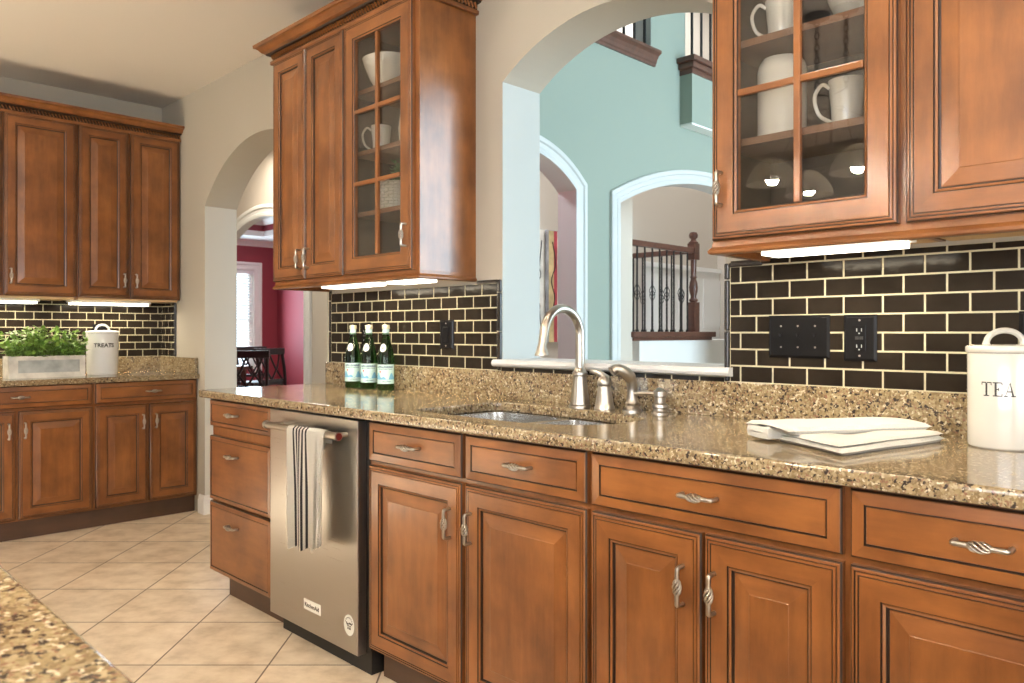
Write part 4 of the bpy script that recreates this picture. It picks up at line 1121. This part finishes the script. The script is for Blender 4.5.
single('crock', bm, 'cer', 'tall white stoneware crock on the lower shelf of the right glass cabinet', 'crock', smooth=True, base=(cx, cy, 1.629))
def bowl_obj(x, y, z, r, h, label):
    bm = bmesh.new(); lathe(bm, [(0, 0), (r*0.5, 0), (r*0.52, 0.008), (r*0.72, h*0.35), (r*0.92, h*0.75), (r, h), (r*0.965, h), (r*0.88, h*0.72), (r*0.66, h*0.32), (r*0.4, 0.014), (0, 0.012)], (x, y, z), 40)
    single('bowl', bm, 'cer', label, 'bowl', smooth=True, base=(x, y, z))
bowl_obj(-2.635, -0.150, 2.129, 0.118, 0.130, 'large white bowl on the top shelf of the left glass cabinet')
bowl_obj(-0.735, -0.150, 1.879, 0.075, 0.075, 'white bowl on the middle shelf of the right glass cabinet')
bm = bmesh.new(); lathe(bm, [(0, 0), (0.040, 0), (0.046, 0.01), (0.050, 0.07), (0.044, 0.12), (0.034, 0.15), (0.038, 0.165), (0.032, 0.165), (0.03, 0.15), (0, 0.14)], (-2.482, -0.165, 1.879), 28)
single('jar', bm, 'cer', 'white jar at the right of the middle shelf in the left glass cabinet', 'jar', smooth=True, base=(-2.482, -0.165, 1.879))
cx, cy, cz = -2.600, -0.150, 1.629
t = thing('woven_pot', 'white basket-weave pot with a hoop handle and small plant in the left glass cabinet', 'pot', (cx, cy, cz))
bm = bmesh.new()
for i in range(24):
    for k in range(9):
        a0 = 2*PI*i/24; a1 = 2*PI*(i+1)/24; r = 0.072+0.0035*(1 if (i+k) % 2 else -1); z0_, z1_ = 0.013*k, 0.013*(k+1)
        v_ = [bm.verts.new((cx+rr*math.cos(a), cy+rr*math.sin(a), cz+zz)) for rr, a, zz in ((r-0.003, a0, z0_), (r-0.003, a1, z0_), (r-0.003, a1, z1_), (r-0.003, a0, z1_), (r+0.001, a0+0.03, z0_+0.002), (r+0.001, a1-0.03, z0_+0.002), (r+0.001, a1-0.03, z1_-0.002), (r+0.001, a0+0.03, z1_-0.002))]
        for q in ((0, 1, 5, 4), (1, 2, 6, 5), (2, 3, 7, 6), (3, 0, 4, 7), (4, 5, 6, 7)): bm.faces.new([v_[j] for j in q])
lathe(bm, [(0, 0.0), (0.066, 0.0), (0.066, 0.117), (0.070, 0.121), (0.064, 0.121), (0.060, 0.1), (0, 0.095)], (cx, cy, cz), 24)
part('basket', bm, 'cer', t)
bm = bmesh.new(); strap_handle(bm, (cx, cy), cz+0.118, 0.040, 0.034, PI/4, 0.0055); part('handle', bm, 'cer', t, smooth=True)
fo, st = foliage(22, (cx+0.025, cy, 0), (0.026, 0.03), cz+0.09, cz+0.225, 0.019)
part('plant', fo, 'leafd', t, label='small grey-green plant'); part('stems', st, 'stem', t)

# ------------------------------------------------------------------ lights under the cabinets
def cab_light(x0, x1, y, z, label, axis='x', power=6.0):
    c = ((x0+x1)/2, y, z) if axis == 'x' else (y, (x0+x1)/2, z)
    t = thing('under_cabinet_light', label, 'light fixture', c)
    d = 0.045
    def bb(bm, u0, u1, v0, v1, z0, z1, bev=0):
        if axis == 'x': box(bm, u0, u1, v0, v1, z0, z1, 0, bev)
        else: box(bm, v0, v1, u0, u1, z0, z1, 0, bev)
    bm = bmesh.new(); bb(bm, x0-0.012, x1+0.012, y-d-0.004, y+d+0.004, z+0.006, z+0.019); part('housing', bm, 'white', t)
    bm = bmesh.new(); bb(bm, x0, x1, y-d, y+d, z-0.008, z+0.006, 0.004); part('diffuser', bm, 'tube', t, label='lit white diffuser')
    l = area('under_cabinet_lamp', (c[0], c[1], z-0.011), (0, 0, 0), (x1-x0) if axis == 'x' else 0.09, 0.09 if axis == 'x' else (x1-x0), power, (1.0, 0.86, 0.62))
cab_light(-3.02, -2.66, -0.200, 1.337, 'lit bar under the two-door wall cabinet, above the green bottles', power=3.2)
cab_light(-2.55, -2.34, -0.190, 1.337, 'lit bar under the left glass cabinet, beside the pass-through', power=2.2)
cab_light(-0.945, -0.62, -0.195, 1.337, 'lit bar under the right glass cabinet, above the folded towel', power=2.8)
cab_light(-0.61, -0.16, -5.32, 1.316, 'lit bar under the far wall cabinets above the treats canister', 'y', 4.2)
cab_light(-1.25, -0.80, -5.32, 1.316, 'lit bar under the far wall cabinets above the planter', 'y', 4.2)
# cable raceway and clips hanging under the left glass cabinet
bm = bmesh.new(); tube(bm, catmull([(-2.32, -0.11, 1.352), (-2.30, -0.10, 1.344), (-2.31, -0.07, 1.341), (-2.33, -0.03, 1.346), (-2.34, -0.006, 1.349)], 5), 0.003, 6)
single('lamp_cable', bm, 'cabunder', 'thin pale cable looping under the left glass cabinet', 'cable', smooth=True)
bm = bmesh.new(); tube(bm, catmull([(-0.60, -0.14, 1.352), (-0.66, -0.11, 1.343), (-0.74, -0.07, 1.340), (-0.82, -0.05, 1.342), (-0.90, -0.02, 1.349)], 5), 0.003, 6)
single('lamp_cable', bm, 'cabunder', 'thin pale cable running under the right glass cabinet', 'cable', smooth=True)

# ------------------------------------------------------------------ switch plates and outlets
def plate(name, label, x0, x1, z0, z1, kind, cat):
    t = thing(name, label, cat, ((x0+x1)/2, -0.008, (z0+z1)/2))
    bm = bmesh.new(); y0 = -0.0082
    prof = [(0, y0+0.001, 0), (0, y0-0.003, 0), (0.006, y0-0.007, 0), (0.008, y0-0.0072, 0)]
    loop_panel(bm, x0, x1, z0, z1, prof, 0); bmesh.ops.recalc_face_normals(bm, faces=bm.faces)
    part('plate', bm, 'black', t)
    cx = (x0+x1)/2; cz = (z0+z1)/2; yf = y0-0.0072
    def screws(xs, zs):
        bm = bmesh.new()
        for x in xs:
            for z_ in zs: tube(bm, [(x, yf+0.001, z_), (x, yf-0.0012, z_)], 0.0026, 10)
        part('screws', bm, 'nickel', t, smooth=True)
    if kind == 'toggle3':
        for k in (-1, 0, 1):
            x = cx+k*(x1-x0)*0.28; bm = bmesh.new(); box(bm, x-0.005, x+0.005, yf-0.002, yf, cz-0.012, cz+0.012); box(bm, x-0.0035, x+0.0035, yf-0.014, yf, cz-0.001, cz+0.008, 0, bev=0.001); part('toggle', bm, 'black', t)
        screws([cx+k*(x1-x0)*0.28 for k in (-1, 0, 1)], (cz-0.029, cz+0.029))
    elif kind == 'gfci':
        bm = bmesh.new(); box(bm, cx-0.0165, cx+0.0165, yf-0.003, yf, cz-0.033, cz+0.033, 0, bev=0.001); rc = part('receptacle', bm, 'black', t)
        bm = bmesh.new()
        for s in (-1, 1):
            for dx in (-0.006, 0.006): box(bm, cx+dx-0.001, cx+dx+0.001, yf-0.0034, yf-0.0028, cz+s*0.021-0.004, cz+s*0.021+0.004)
            tube(bm, [(cx, yf-0.0034, cz+s*0.021-0.009), (cx, yf-0.0028, cz+s*0.021-0.009)], 0.002, 8)
        part('slots', bm, 'zinc', rc)
        bm = bmesh.new(); box(bm, cx-0.010, cx-0.001, yf-0.0044, yf-0.003, cz-0.004, cz+0.004, 0, bev=0.0005); box(bm, cx+0.001, cx+0.010, yf-0.0044, yf-0.003, cz-0.004, cz+0.004, 0, bev=0.0005); part('buttons', bm, 'rubber', rc)
        screws([cx], (cz-0.046, cz+0.046))
    else:
        bm = bmesh.new(); box(bm, cx-0.016, cx+0.016, yf-0.004, yf, cz-0.032, cz+0.032, 0, bev=0.0015); part('rocker', bm, 'black', t)
        screws([cx], (cz-0.046, cz+0.046))
plate('switch_plate', 'black triple toggle switch plate on the tile above the folded towel', -1.038, -0.866, 1.065, 1.182, 'toggle3', 'switch')
plate('outlet', 'black outlet plate on the tile just right of the triple switch', -0.828, -0.745, 1.060, 1.181, 'gfci', 'outlet')
plate('outlet', 'black outlet plate on the tile behind the tea canister', -0.434, -0.350, 1.062, 1.183, 'gfci', 'outlet')
plate('switch_plate', 'black rocker switch plate on the tile between bottles and pass-through', -2.486, -2.400, 1.067, 1.186, 'rocker', 'switch')
plate('outlet', 'black outlet plate on the tile behind the green bottles', -3.055, -2.985, 1.060, 1.182, 'gfci', 'outlet')
t = thing('outlet', 'black outlet plate on the far tile behind the treats canister', 'outlet', (XB+0.008, -0.40, 1.13))
bm = bmesh.new(); box(bm, XB+0.008, XB+0.014, -0.44, -0.36, 1.07, 1.19, 0, bev=0.002); part('plate', bm, 'black', t)
bm = bmesh.new(); box(bm, XB+0.013, XB+0.018, -0.416, -0.384, 1.10, 1.16, 0, bev=0.001); part('receptacle', bm, 'black', t)

# ------------------------------------------------------------------ recessed lights in the kitchen ceiling
for i, (cx, cy) in enumerate(CANS):
    lab = ['above the far cabinets', 'above the dishwasher', 'above the sink', 'above the tea canister end', 'near the far end of the island', 'over the middle of the island side', 'behind the camera', 'at the right end of the island'][i]
    t = thing('recessed_light', 'white recessed ceiling light '+lab, 'ceiling light', (cx, cy, CEIL))
    bm = bmesh.new(); lathe(bm, [(0.078, 0), (0.098, 0), (0.096, -0.006), (0.080, -0.008), (0.078, 0)], (cx, cy, CEIL-0.0005), 28); part('trim_ring', bm, 'white', t, smooth=True)
    bm = bmesh.new(); lathe(bm, [(0, 0), (0.077, 0), (0.077, -0.003), (0, -0.003)], (cx, cy, CEIL-0.0005), 28); part('lens', bm, 'canlit', t)

# ------------------------------------------------------------------ island chandelier (seen mirrored in the right glass door)
HX, HY, HZ = -1.552, -2.215, 1.87
t = thing('chandelier', 'bronze island chandelier with alabaster bell shades, mirrored in the right cabinet glass', 'chandelier', (HX, HY, HZ))
bm = bmesh.new()
lathe(bm, [(0, 0), (0.005, 0.004), (0.009, 0.02), (0.026, 0.055), (0.032, 0.072), (0.024, 0.085), (0.030, 0.095), (0.018, 0.115), (0.009, 0.14), (0.007, 0.30), (0.012, 0.32), (0.014, 0.40), (0.02, 0.42), (0.008, 0.45), (0, 0.45)], (HX, HY, HZ), 18)
part('stem', bm, 'nickel', t, smooth=True)
bm = bmesh.new()
for s in (-1, 1):
    zz = HZ+0.42; k = 0
    while zz < CEIL-0.03:
        r_ = 0.011; pts = [(HX+s*0.07+(r_*math.cos(a) if k % 2 else 0), HY+(0 if k % 2 else r_*math.cos(a)), zz+0.016+0.019*math.sin(a)) for a in [2*PI*i/12 for i in range(13)]]
        tube(bm, pts, 0.0028, 6, cap=False); zz += 0.030; k += 1
tube(bm, [(HX-0.07, HY, HZ+0.42), (HX, HY, HZ+0.40), (HX+0.07, HY, HZ+0.42)], 0.004, 6)
part('chain', bm, 'blackm', t, smooth=True)
bm = bmesh.new(); lathe(bm, [(0, 0), (0.06, 0), (0.055, -0.02), (0.02, -0.03), (0, -0.03)], (HX-0.07, HY, CEIL-0.001), 20); lathe(bm, [(0, 0), (0.06, 0), (0.055, -0.02), (0.02, -0.03), (0, -0.03)], (HX+0.07, HY, CEIL-0.001), 20); part('canopy', bm, 'blackm', t, smooth=True)
for ang in (0.78, 2.35, 3.93, 5.50):
    d = Vector((math.cos(ang), math.sin(ang), 0)); c = Vector((HX, HY, HZ))
    bm = bmesh.new(); tube(bm, catmull([c+Vector((0, 0, 0.07)), c+d*0.10+Vector((0, 0, 0.055)), c+d*0.20+Vector((0, 0, 0.10)), c+d*0.275+Vector((0, 0, 0.125)), c+d*0.285+Vector((0, 0, 0.105))], 6), 0.0055, 8)
    tube(bm, catmull([c+d*0.235+Vector((0, 0, 0.115)), c+d*0.20+Vector((0, 0, 0.18)), c+d*0.15+Vector((0, 0, 0.30)), c+Vector((0, 0, 0.34))], 6), 0.004, 6)
    arm = part('arm', bm, 'nickel', t, smooth=True)
    sc_ = c+d*0.285
    pl = bpy.data.lights.new('chandelier_lamp', 'POINT'); pl.energy = 38; pl.color = (1.0, 0.87, 0.70); pl.shadow_soft_size = 0.03
    po = bpy.data.objects.new('chandelier_lamp', pl); COL.objects.link(po); po.location = sc_+Vector((0, 0, 0.0))
    bm = bmesh.new(); lathe(bm, [(0.022, 0.10), (0.045, 0.09), (0.085, 0.055), (0.112, 0.01), (0.120, -0.025), (0.117, -0.025), (0.108, 0.008), (0.082, 0.05), (0.043, 0.085), (0.022, 0.094)], sc_, 28); part('bell_shade', bm, 'shade', arm, smooth=True)
    bm = bmesh.new(); lathe(bm, [(0, -0.022), (0.016, -0.014), (0.026, 0.006), (0.024, 0.03), (0.014, 0.055), (0, 0.06)], sc_, 14); part('bulb', bm, 'bulb', arm, smooth=True)

# ------------------------------------------------------------------ hall and dining room through the doorway
bm = bmesh.new()
vs = [bm.verts.new(p) for p in ((-13, T, 0.002), (3.2, T, 0.002), (3.2, 7, 0.002), (-13, 7, 0.002))]; bm.faces.new(vs)
struct('floor_living', bm, 'carpet', 'tan floor of the rooms beyond the kitchen wall')
DX0, DX1 = -6.67, -5.31
bm = bmesh.new(); arch_wall(bm, 'y', 1.0, 1.06, -8.2, -3.45, 0, 2.75, [(DX0, DX1, 0, 1.87, 0.22)])
struct('wall_hall', bm, ['gray', 'red', 'white', 'white'], 'greige hall wall with the arched dining room opening')
bm = bmesh.new(); casing(bm, 'y', 1.0, -1, DX0, DX1, 0, 1.87, 0.22, 0.10)
struct('trim_dining_arch', bm, 'white', 'white casing round the arched dining room opening', cat='trim')
struct('ceiling_hall', B((-8.2, -3.45, T, 1.0, 2.62, 2.7)), 'ceil', 'beige hall ceiling')
struct('wall_hall_end', B((-8.35, -8.2, T, 1.0, 0, 2.7)), 'gray', 'greige end wall of the hall')
struct('wall_hall_side', B((XB-0.15-2.6, XB-0.15, 0.0, T, 0, 2.75)), 'gray', 'greige hall wall continuing the kitchen wall')
# dining room
bm = bmesh.new(); arch_wall(bm, 'x', -11.84, -11.99, 1.15, 4.27, 0, 2.9, [(2.68, 3.86, 0.55, 2.14, 0)])
struct('wall_dining_window', bm, ['red', 'white', 'white', 'white'], 'burgundy dining room wall with the bright window')
struct('wall_dining_near', B((-12.2, -8.2, 1.0, 1.15, 0, 3.0)), 'red', 'burgundy dining room wall on the hall side')  # unseen wall added to keep the sun out of the dining room
struct('wall_dining_far', B((-11.99, -5.15, 4.27, 4.42, 0, 2.9)), 'red', 'burgundy dining room wall that catches the daylight')
struct('wall_dining_side', B((-5.16, -5.05, 1.15, 6.6, 0, 5.5)), 'gray', 'greige wall between dining room and foyer')
bm = bmesh.new()
box(bm, -11.99, -11.2, 1.15, 4.4, 2.62, 2.70); box(bm, -5.8, -5.15, 1.15, 4.4, 2.62, 2.70); box(bm, -11.2, -5.8, 3.70, 4.4, 2.62, 2.70); box(bm, -11.2, -5.8, 1.15, 1.6, 2.62, 2.70)
box(bm, -11.99, -5.15, 1.15, 4.4, 2.88, 2.96)
struct('ceiling_dining', bm, 'white', 'white tray ceiling of the dining room')
bm = bmesh.new(); box(bm, -11.215, -11.2, 1.6, 3.7, 2.70, 2.88); box(bm, -11.2, -5.8, 3.70, 3.715, 2.70, 2.88); box(bm, -5.8, -5.785, 1.6, 3.7, 2.70, 2.88); box(bm, -11.2, -5.8, 1.585, 1.6, 2.70, 2.88)
struct('ceiling_tray_band', bm, 'red', 'red band round the inside of the dining room tray ceiling')
bm = bmesh.new(); cp = [(0, 0), (0.012, 0), (0.02, 0.02), (0.05, 0.05), (0.075, 0.07), (0.085, 0.09), (0, 0.09)]
sweep(bm, [(-11.84, 1.15), (-11.84, 4.27), (-5.16, 4.27)], cp, 2.53); sweep(bm, [(-11.2, 1.6), (-11.2, 3.7), (-5.8, 3.7)], cp, 2.79)
bmesh.ops.recalc_face_normals(bm, faces=bm.faces)
struct('trim_dining_crown', bm, 'white', 'white crown moulding round the dining room', cat='trim')
o = window('window_3', 'x', -11.90, 2.68, 3.86, 0.55, 2.14, 2, 2, 'bright dining room window with white blinds')
bm = bmesh.new(); casing(bm, 'x', -11.84, 1, 2.68, 3.86, 0.50, 2.14, 0, 0.13, 0.03); part('casing', bm, 'white', o)
bl = thing('window_blind', 'white slatted blind hanging in the dining room window', 'blind', (-11.83, 3.27, 2.1))
bm = bmesh.new()
z = 0.60
while z < 2.08:
    a = 0.45; dx = 0.022*math.cos(a); dz = 0.022*math.sin(a)
    v_ = [bm.verts.new(p) for p in ((-11.835-dx, 2.72, z-dz), (-11.835+dx, 2.72, z+dz), (-11.835+dx, 3.82, z+dz), (-11.835-dx, 3.82, z-dz))]; f = bm.faces.new(v_)
    z += 0.044
bmesh.ops.solidify(bm, geom=list(bm.faces), thickness=0.002)
part('slats', bm, 'blind', bl); part('head_rail', B((-11.86, -11.81, 2.70, 3.84, 2.08, 2.13)), 'blind', bl)
# wainscot in the dining room corner
bm = bmesh.new(); box(bm, -8.4, -5.16, 4.235, 4.27, 0, 0.86); box(bm, -8.4, -5.16, 4.215, 4.27, 0.86, 0.90)
for k in range(6): box(bm, -8.3+k*0.52, -8.3+k*0.52+0.06, 4.22, 4.27, 0.1, 0.86)
struct('trim_dining_wainscot', bm, 'white', 'white panelled wainscot in the dining room', cat='trim')
# tall white pilaster beside the arch
bm = bmesh.new(); box(bm, -7.25, -7.05, 4.05, 4.27, 0, 2.62, 0); box(bm, -7.28, -7.02, 4.02, 4.27, 0, 0.2, 0); box(bm, -7.28, -7.02, 4.02, 4.27, 2.4, 2.62)
struct('trim_pilaster', bm, 'white', 'white pilaster on the bright dining room wall', cat='trim')
# dining chairs
def dining_chair(label, loc, rz):
    t = thing('dining_chair', label, 'chair', loc, rz, 'black dining chairs', local=True)
    sm = bmesh.new(); box(sm, -0.23, 0.23, -0.22, 0.22, 0.43, 0.475, 0, bev=0.01); part('seat', sm, 'chairw', t)
    for sx in (-1, 1):
        bm = bmesh.new(); tube(bm, [(sx*0.205, -0.19, 0), (sx*0.205, -0.19, 0.43)], [0.016, 0.021], 8); part('leg', bm, 'chairw', t)
        bm = bmesh.new(); tube(bm, catmull([(sx*0.205, 0.25, 0), (sx*0.205, 0.20, 0.43), (sx*0.21, 0.215, 0.68), (sx*0.215, 0.27, 0.93)], 5), 0.020, 8); part('leg', bm, 'chairw', t)
    bm = bmesh.new(); box(bm, -0.245, 0.245, 0.235, 0.285, 0.865, 0.945, 0, bev=0.012); part('top_rail', bm, 'chairw', t)
    bm = bmesh.new(); box(bm, -0.20, 0.20, 0.20, 0.225, 0.53, 0.565, 0); part('lower_rail', bm, 'chairw', t)
    bm = bmesh.new()
    for s in (-1, 1):
        for o_ in (-0.085, 0.085):
            tube(bm, [(o_-s*0.085, 0.215, 0.56), (o_+s*0.02, 0.228, 0.71), (o_+s*0.085, 0.258, 0.87)], 0.012, 6)
    part('splat', bm, 'chairw', t)
dining_chair('black dining chair with a lattice back, nearest through the arched doorway', (-8.05, 1.92, 0), PI*1.25+0.15)
dining_chair('black dining chair seen side on, right behind the nearest one', (-8.6, 2.64, 0), PI*0.60)
dining_chair('black dining chair at the far side of the table, below the window', (-9.9, 2.98, 0), PI*0.52)
t = thing('dining_table', 'dark dining table between the black chairs in the burgundy room', 'table', (-9.12, 1.92, 0))
bm = bmesh.new(); box(bm, -9.5, -8.75, 1.55, 2.30, 0.70, 0.74, 0, bev=0.01); part('tabletop', bm, 'dwood', t)
for xx in (-9.42, -8.83):
    for yy in (1.63, 2.22):
        bm = bmesh.new(); tube(bm, [(xx, yy, 0), (xx, yy, 0.70)], [0.025, 0.035], 8); part('leg', bm, 'dwood', t)

# ------------------------------------------------------------------ living room, foyer and stairs through the pass-through
XT = -3.3; TT = 0.148
bm = bmesh.new()
LA = (0.79, 1.807, 0, 2.067, 0.20); RA = (2.279, 4.72, 0, 2.04, 0.27)
arch_wall(bm, 'x', XT, XT-TT, T, 6.6, 0, 3.10, [LA, RA])
arch_wall(bm, 'x', XT, XT-TT, T, 6.6, 3.10, 5.5, [(1.7, 2.66, 3.20, 4.7, 0), (3.12, 4.7, 3.16, 4.7, 0)])
struct('wall_living', bm, ['teal', 'gray', 'white2', 'white2'], 'tall teal living room wall with two cased arches and upper openings')
for nm, A_ in (('trim_arch_left', LA), ('trim_arch_right', RA)):
    bm = bmesh.new(); casing(bm, 'x', XT, 1, A_[0], A_[1], A_[2], A_[3], A_[4], 0.105, 0.026)
    struct(nm, bm, 'white2', 'white casing round the '+('narrow left' if nm.endswith('left') else 'wide right')+' arch in the teal wall', cat='trim')
bm = bmesh.new(); arch_wall(bm, 'x', 3.0, 3.15, T, 6.6, 0, 5.5, [(1.8, 5.0, 0.3, 3.9, 0)])
struct('wall_living_window', bm, ['teal', 'white', 'white', 'white'], 'teal wall with the tall living room window')
window('window_4', 'x', 3.08, 1.8, 5.0, 0.3, 3.9, 4, 4, 'tall living room window mirrored in the cabinet side')
struct('wall_living_far', B((-5.16, 3.15, 6.6, 6.75, 0, 5.5)), 'gray', 'greige far wall of the living room and foyer')
struct('ceiling_living', B((-5.16, 3.15, T, 6.75, 5.5, 5.6)), 'ceil', 'high living room ceiling')
bm = bmesh.new(); box(bm, -5.16, 3.0, T, T+0.02, CEIL+0.03, 5.5); box(bm, -5.16, -5.10, T, 1.15, 2.71, 5.5); struct('wall_living_near', bm, 'teal', 'upper living room wall above the kitchen')  # side panel and leftward stretch added to keep the sun out upstairs
# upper ledges
LED = [(0, 0), (0.014, 0), (0.017, 0.015), (0.024, 0.024), (0.030, 0.045), (0.044, 0.068), (0.060, 0.080), (0.068, 0.084), (0.068, 0.104), (0.0, 0.104)]
t = thing('upper_ledge', 'dark wood moulded ledge of the upstairs opening at the top of the arch', 'ledge', (XT, 2.2, 3.08))
bm = bmesh.new(); sweep(bm, [(XT, 1.55), (XT, 2.70)], LED, 3.085)
bmesh.ops.recalc_face_normals(bm, faces=bm.faces); part('moulding', bm, 'dwood', t)
for k in range(8):
    y = 1.76+k*0.125; bm = bmesh.new(); box(bm, XT-0.045, XT-0.03, y-0.0075, y+0.0075, 3.189, 4.05); part('baluster', bm, 'blackm', t)
part('handrail', B((XT-0.065, XT-0.01, 1.70, 2.66, 4.05, 4.10)), 'dwood', t)
t = thing('balcony_ledge', 'teal boxed balcony ledge with a dark wood cap beside the right glass cabinet', 'ledge', (XT, 3.6, 2.72))
part('apron', B((XT, XT+0.106, 3.046, 4.75, 2.73, 3.10)), 'teal', t)
part('soffit', B((XT, XT+0.100, 3.052, 4.745, 2.715, 2.73)), 'white', t)
bm = bmesh.new(); box(bm, XT, XT+0.112, 3.04, 4.75, 3.10, 3.14); box(bm, XT, XT+0.135, 3.018, 4.75, 3.14, 3.185, 0, bev=0.008); box(bm, XT-0.02, XT+0.155, 2.998, 4.75, 3.185, 3.225, 0, bev=0.006)
part('cap', bm, 'dwood', t)
for k in range(12):
    y = 3.13+k*0.135; bm = bmesh.new(); box(bm, XT+0.045, XT+0.06, y-0.0075, y+0.0075, 3.225, 4.1); part('baluster', bm, 'blackm', t)
part('handrail', B((XT+0.025, XT+0.08, 3.05, 4.72, 4.1, 4.15)), 'dwood', t)
# upstairs hall wall behind the openings
struct('wall_upstairs', B((-4.9, -4.8, T+0.02, 2.9, 3.0, 5.5)), 'wall', 'cream upstairs wall behind the railings')
struct('floor_upstairs', B((-4.8, XT-TT, T, 2.9, 2.95, 3.05)), 'ceil', 'upstairs floor slab over the hall')
bm = bmesh.new(); box(bm, -4.80, -4.76, 2.55, 2.85, 3.05, 4.9); struct('trim_upstairs_door', bm, 'white', 'white upstairs door casing glimpsed above the ledge', cat='trim')
# stair landing with railing
LX = -4.24; LZ = 1.06
t = thing('stair_landing', 'raised stair landing with a dark wood nosing seen through the right arch', 'landing', (LX, 4.6, 0))
part('platform', B((-5.04, LX, 3.83, 6.4, 0, LZ)), 'white', t, label='pale painted landing face')
bm = bmesh.new(); box(bm, LX-0.14, LX+0.014, 3.72, 5.08, LZ, LZ+0.032); box(bm, LX-0.16, LX+0.040, 3.70, 5.12, LZ+0.032, LZ+0.085, 0, bev=0.008); part('nosing', bm, 'dwood', t, label='dark wood nosing board')
bm = bmesh.new(); box(bm, LX-0.11, LX, 3.30, 3.72, 0, 3.05); struct('wall_stair_stub', bm, 'gray', 'grey wall end beside the stair railing')
def baluster(parent, x, y, z0, z1, cage):
    bm = bmesh.new(); box(bm, x-0.0065, x+0.0065, y-0.0065, y+0.0065, z0, z1)
    box(bm, x-0.012, x+0.012, y-0.012, y+0.012, z0, z0+0.02)
    if cage:
        zc = (z0+z1)/2-0.03
        for k in range(4):
            pts = []
            for i in range(11):
                tt = i/10; a = PI/2*k+tt*PI; r = 0.006+0.024*math.sin(PI*tt); pts.append((x+r*math.cos(a), y+r*math.sin(a), zc-0.075+0.15*tt))
            tube(bm, pts, 0.0035, 5)
    part('baluster', bm, 'blackm', parent)
RZ0 = LZ+0.085; RZ1 = 1.995
t = thing('stair_railing', 'dark wood and black iron railing on the landing, front run ending in the turned newel', 'railing', (LX-0.05, 4.3, RZ0))
for k in range(9): baluster(t, LX-0.05, 3.74+k*0.122, RZ0, RZ1-0.05, k % 2 == 1)
bm = bmesh.new(); box(bm, LX-0.085, LX-0.015, 3.70, 4.80, RZ1-0.055, RZ1, 0, bev=0.012); part('handrail', bm, 'dwood', t)
nx, ny = LX-0.05, 4.83
bm = bmesh.new()
box(bm, nx-0.045, nx+0.045, ny-0.045, ny+0.045, RZ0, RZ0+0.30, 0, bev=0.005)
lathe(bm, [(0.030, 0.30), (0.042, 0.31), (0.045, 0.325), (0.030, 0.34), (0.028, 0.36), (0.042, 0.41), (0.045, 0.45), (0.038, 0.50), (0.026, 0.54), (0.036, 0.555), (0.026, 0.57), (0.028, 0.60), (0.032, 0.75)], (nx, ny, RZ0), 20)
box(bm, nx-0.045, nx+0.045, ny-0.045, ny+0.045, RZ0+0.73, RZ0+0.90, 0, bev=0.005)
lathe(bm, [(0.045, 0.90), (0.05, 0.91), (0.03, 0.925), (0.024, 0.94), (0.042, 0.96), (0.046, 0.985), (0.034, 1.01), (0, 1.02)], (nx, ny, RZ0), 20)
part('newel_post', bm, 'dwood', t, smooth=True, label='turned newel post with a ball cap')
t = thing('stair_railing', 'rear run of the landing railing receding behind the front balusters', 'railing', (-4.7, ny, RZ0))
for k in range(6): baluster(t, LX-0.19-k*0.122, ny, RZ0, RZ1-0.05, k % 2 == 0)
bm = bmesh.new(); box(bm, -5.03, LX-0.10, ny-0.035, ny+0.035, RZ1-0.055, RZ1, 0, bev=0.012); part('handrail', bm, 'dwood', t)
# wainscot behind the landing
bm = bmesh.new(); box(bm, -5.05, -5.02, 5.0, 6.6, LZ, 1.87); box(bm, -5.05, -4.99, 5.0, 6.6, 1.87, 1.92)
for k in range(3): box(bm, -5.02, -5.008, 5.12+k*0.55, 5.56+k*0.55, 1.2, 1.78)
struct('trim_stair_wainscot', bm, 'white', 'white panelled wainscot behind the stair landing', cat='trim')
# canvases in the foyer, seen through the left arch
def canvas(label, y0, y1, z0, z1, strips, lines):
    t = thing('canvas_painting', label, 'painting', (-5.05, (y0+y1)/2, z0))
    bm = bmesh.new(); box(bm, -5.049, -5.02, y0, y1, z0, z1, 0, bev=0.002); fr = part('canvas', bm, strips[0][2], t)
    bm = bmesh.new(); mats = []
    for i, (a, c, m_) in enumerate(strips):
        mats.append(m_); w_ = y1-y0; box(bm, -5.021, -5.0185, y0+w_*a, y0+w_*c, z0+0.004, z1-0.004, i)
    part('painted_field', bm, mats, t)
    bm = bmesh.new()
    for ln in lines: tube(bm, catmull([(-5.018, y0+(y1-y0)*a, z0+(z1-z0)*c) for a, c in ln], 6), 0.006, 5)
    part('brush_strokes', bm, 'ink', t)
canvas('grey abstract canvas with black squiggles, left of the two in the foyer', 3.02, 3.37, 1.04, 2.12, [(0, 0.6, 'canvas1'), (0.6, 1, 'canvas4')],
       [[(0.75, 0.05), (0.6, 0.2), (0.85, 0.32), (0.62, 0.45), (0.88, 0.6), (0.65, 0.75), (0.8, 0.95)], [(0.9, 0.1), (0.78, 0.5), (0.92, 0.9)]])
canvas('ochre and crimson striped canvas, right of the two in the foyer', 3.42, 3.72, 1.04, 2.12, [(0, 0.08, 'canvas1'), (0.08, 0.32, 'canvas2'), (0.32, 0.48, 'canvas3'), (0.48, 1.0, 'canvas4')],
       [[(0.2, 0.25), (0.35, 0.4), (0.2, 0.55), (0.38, 0.7), (0.25, 0.9)], [(0.7, 0.2), (0.9, 0.35), (0.66, 0.5), (0.9, 0.62), (0.7, 0.8)]])
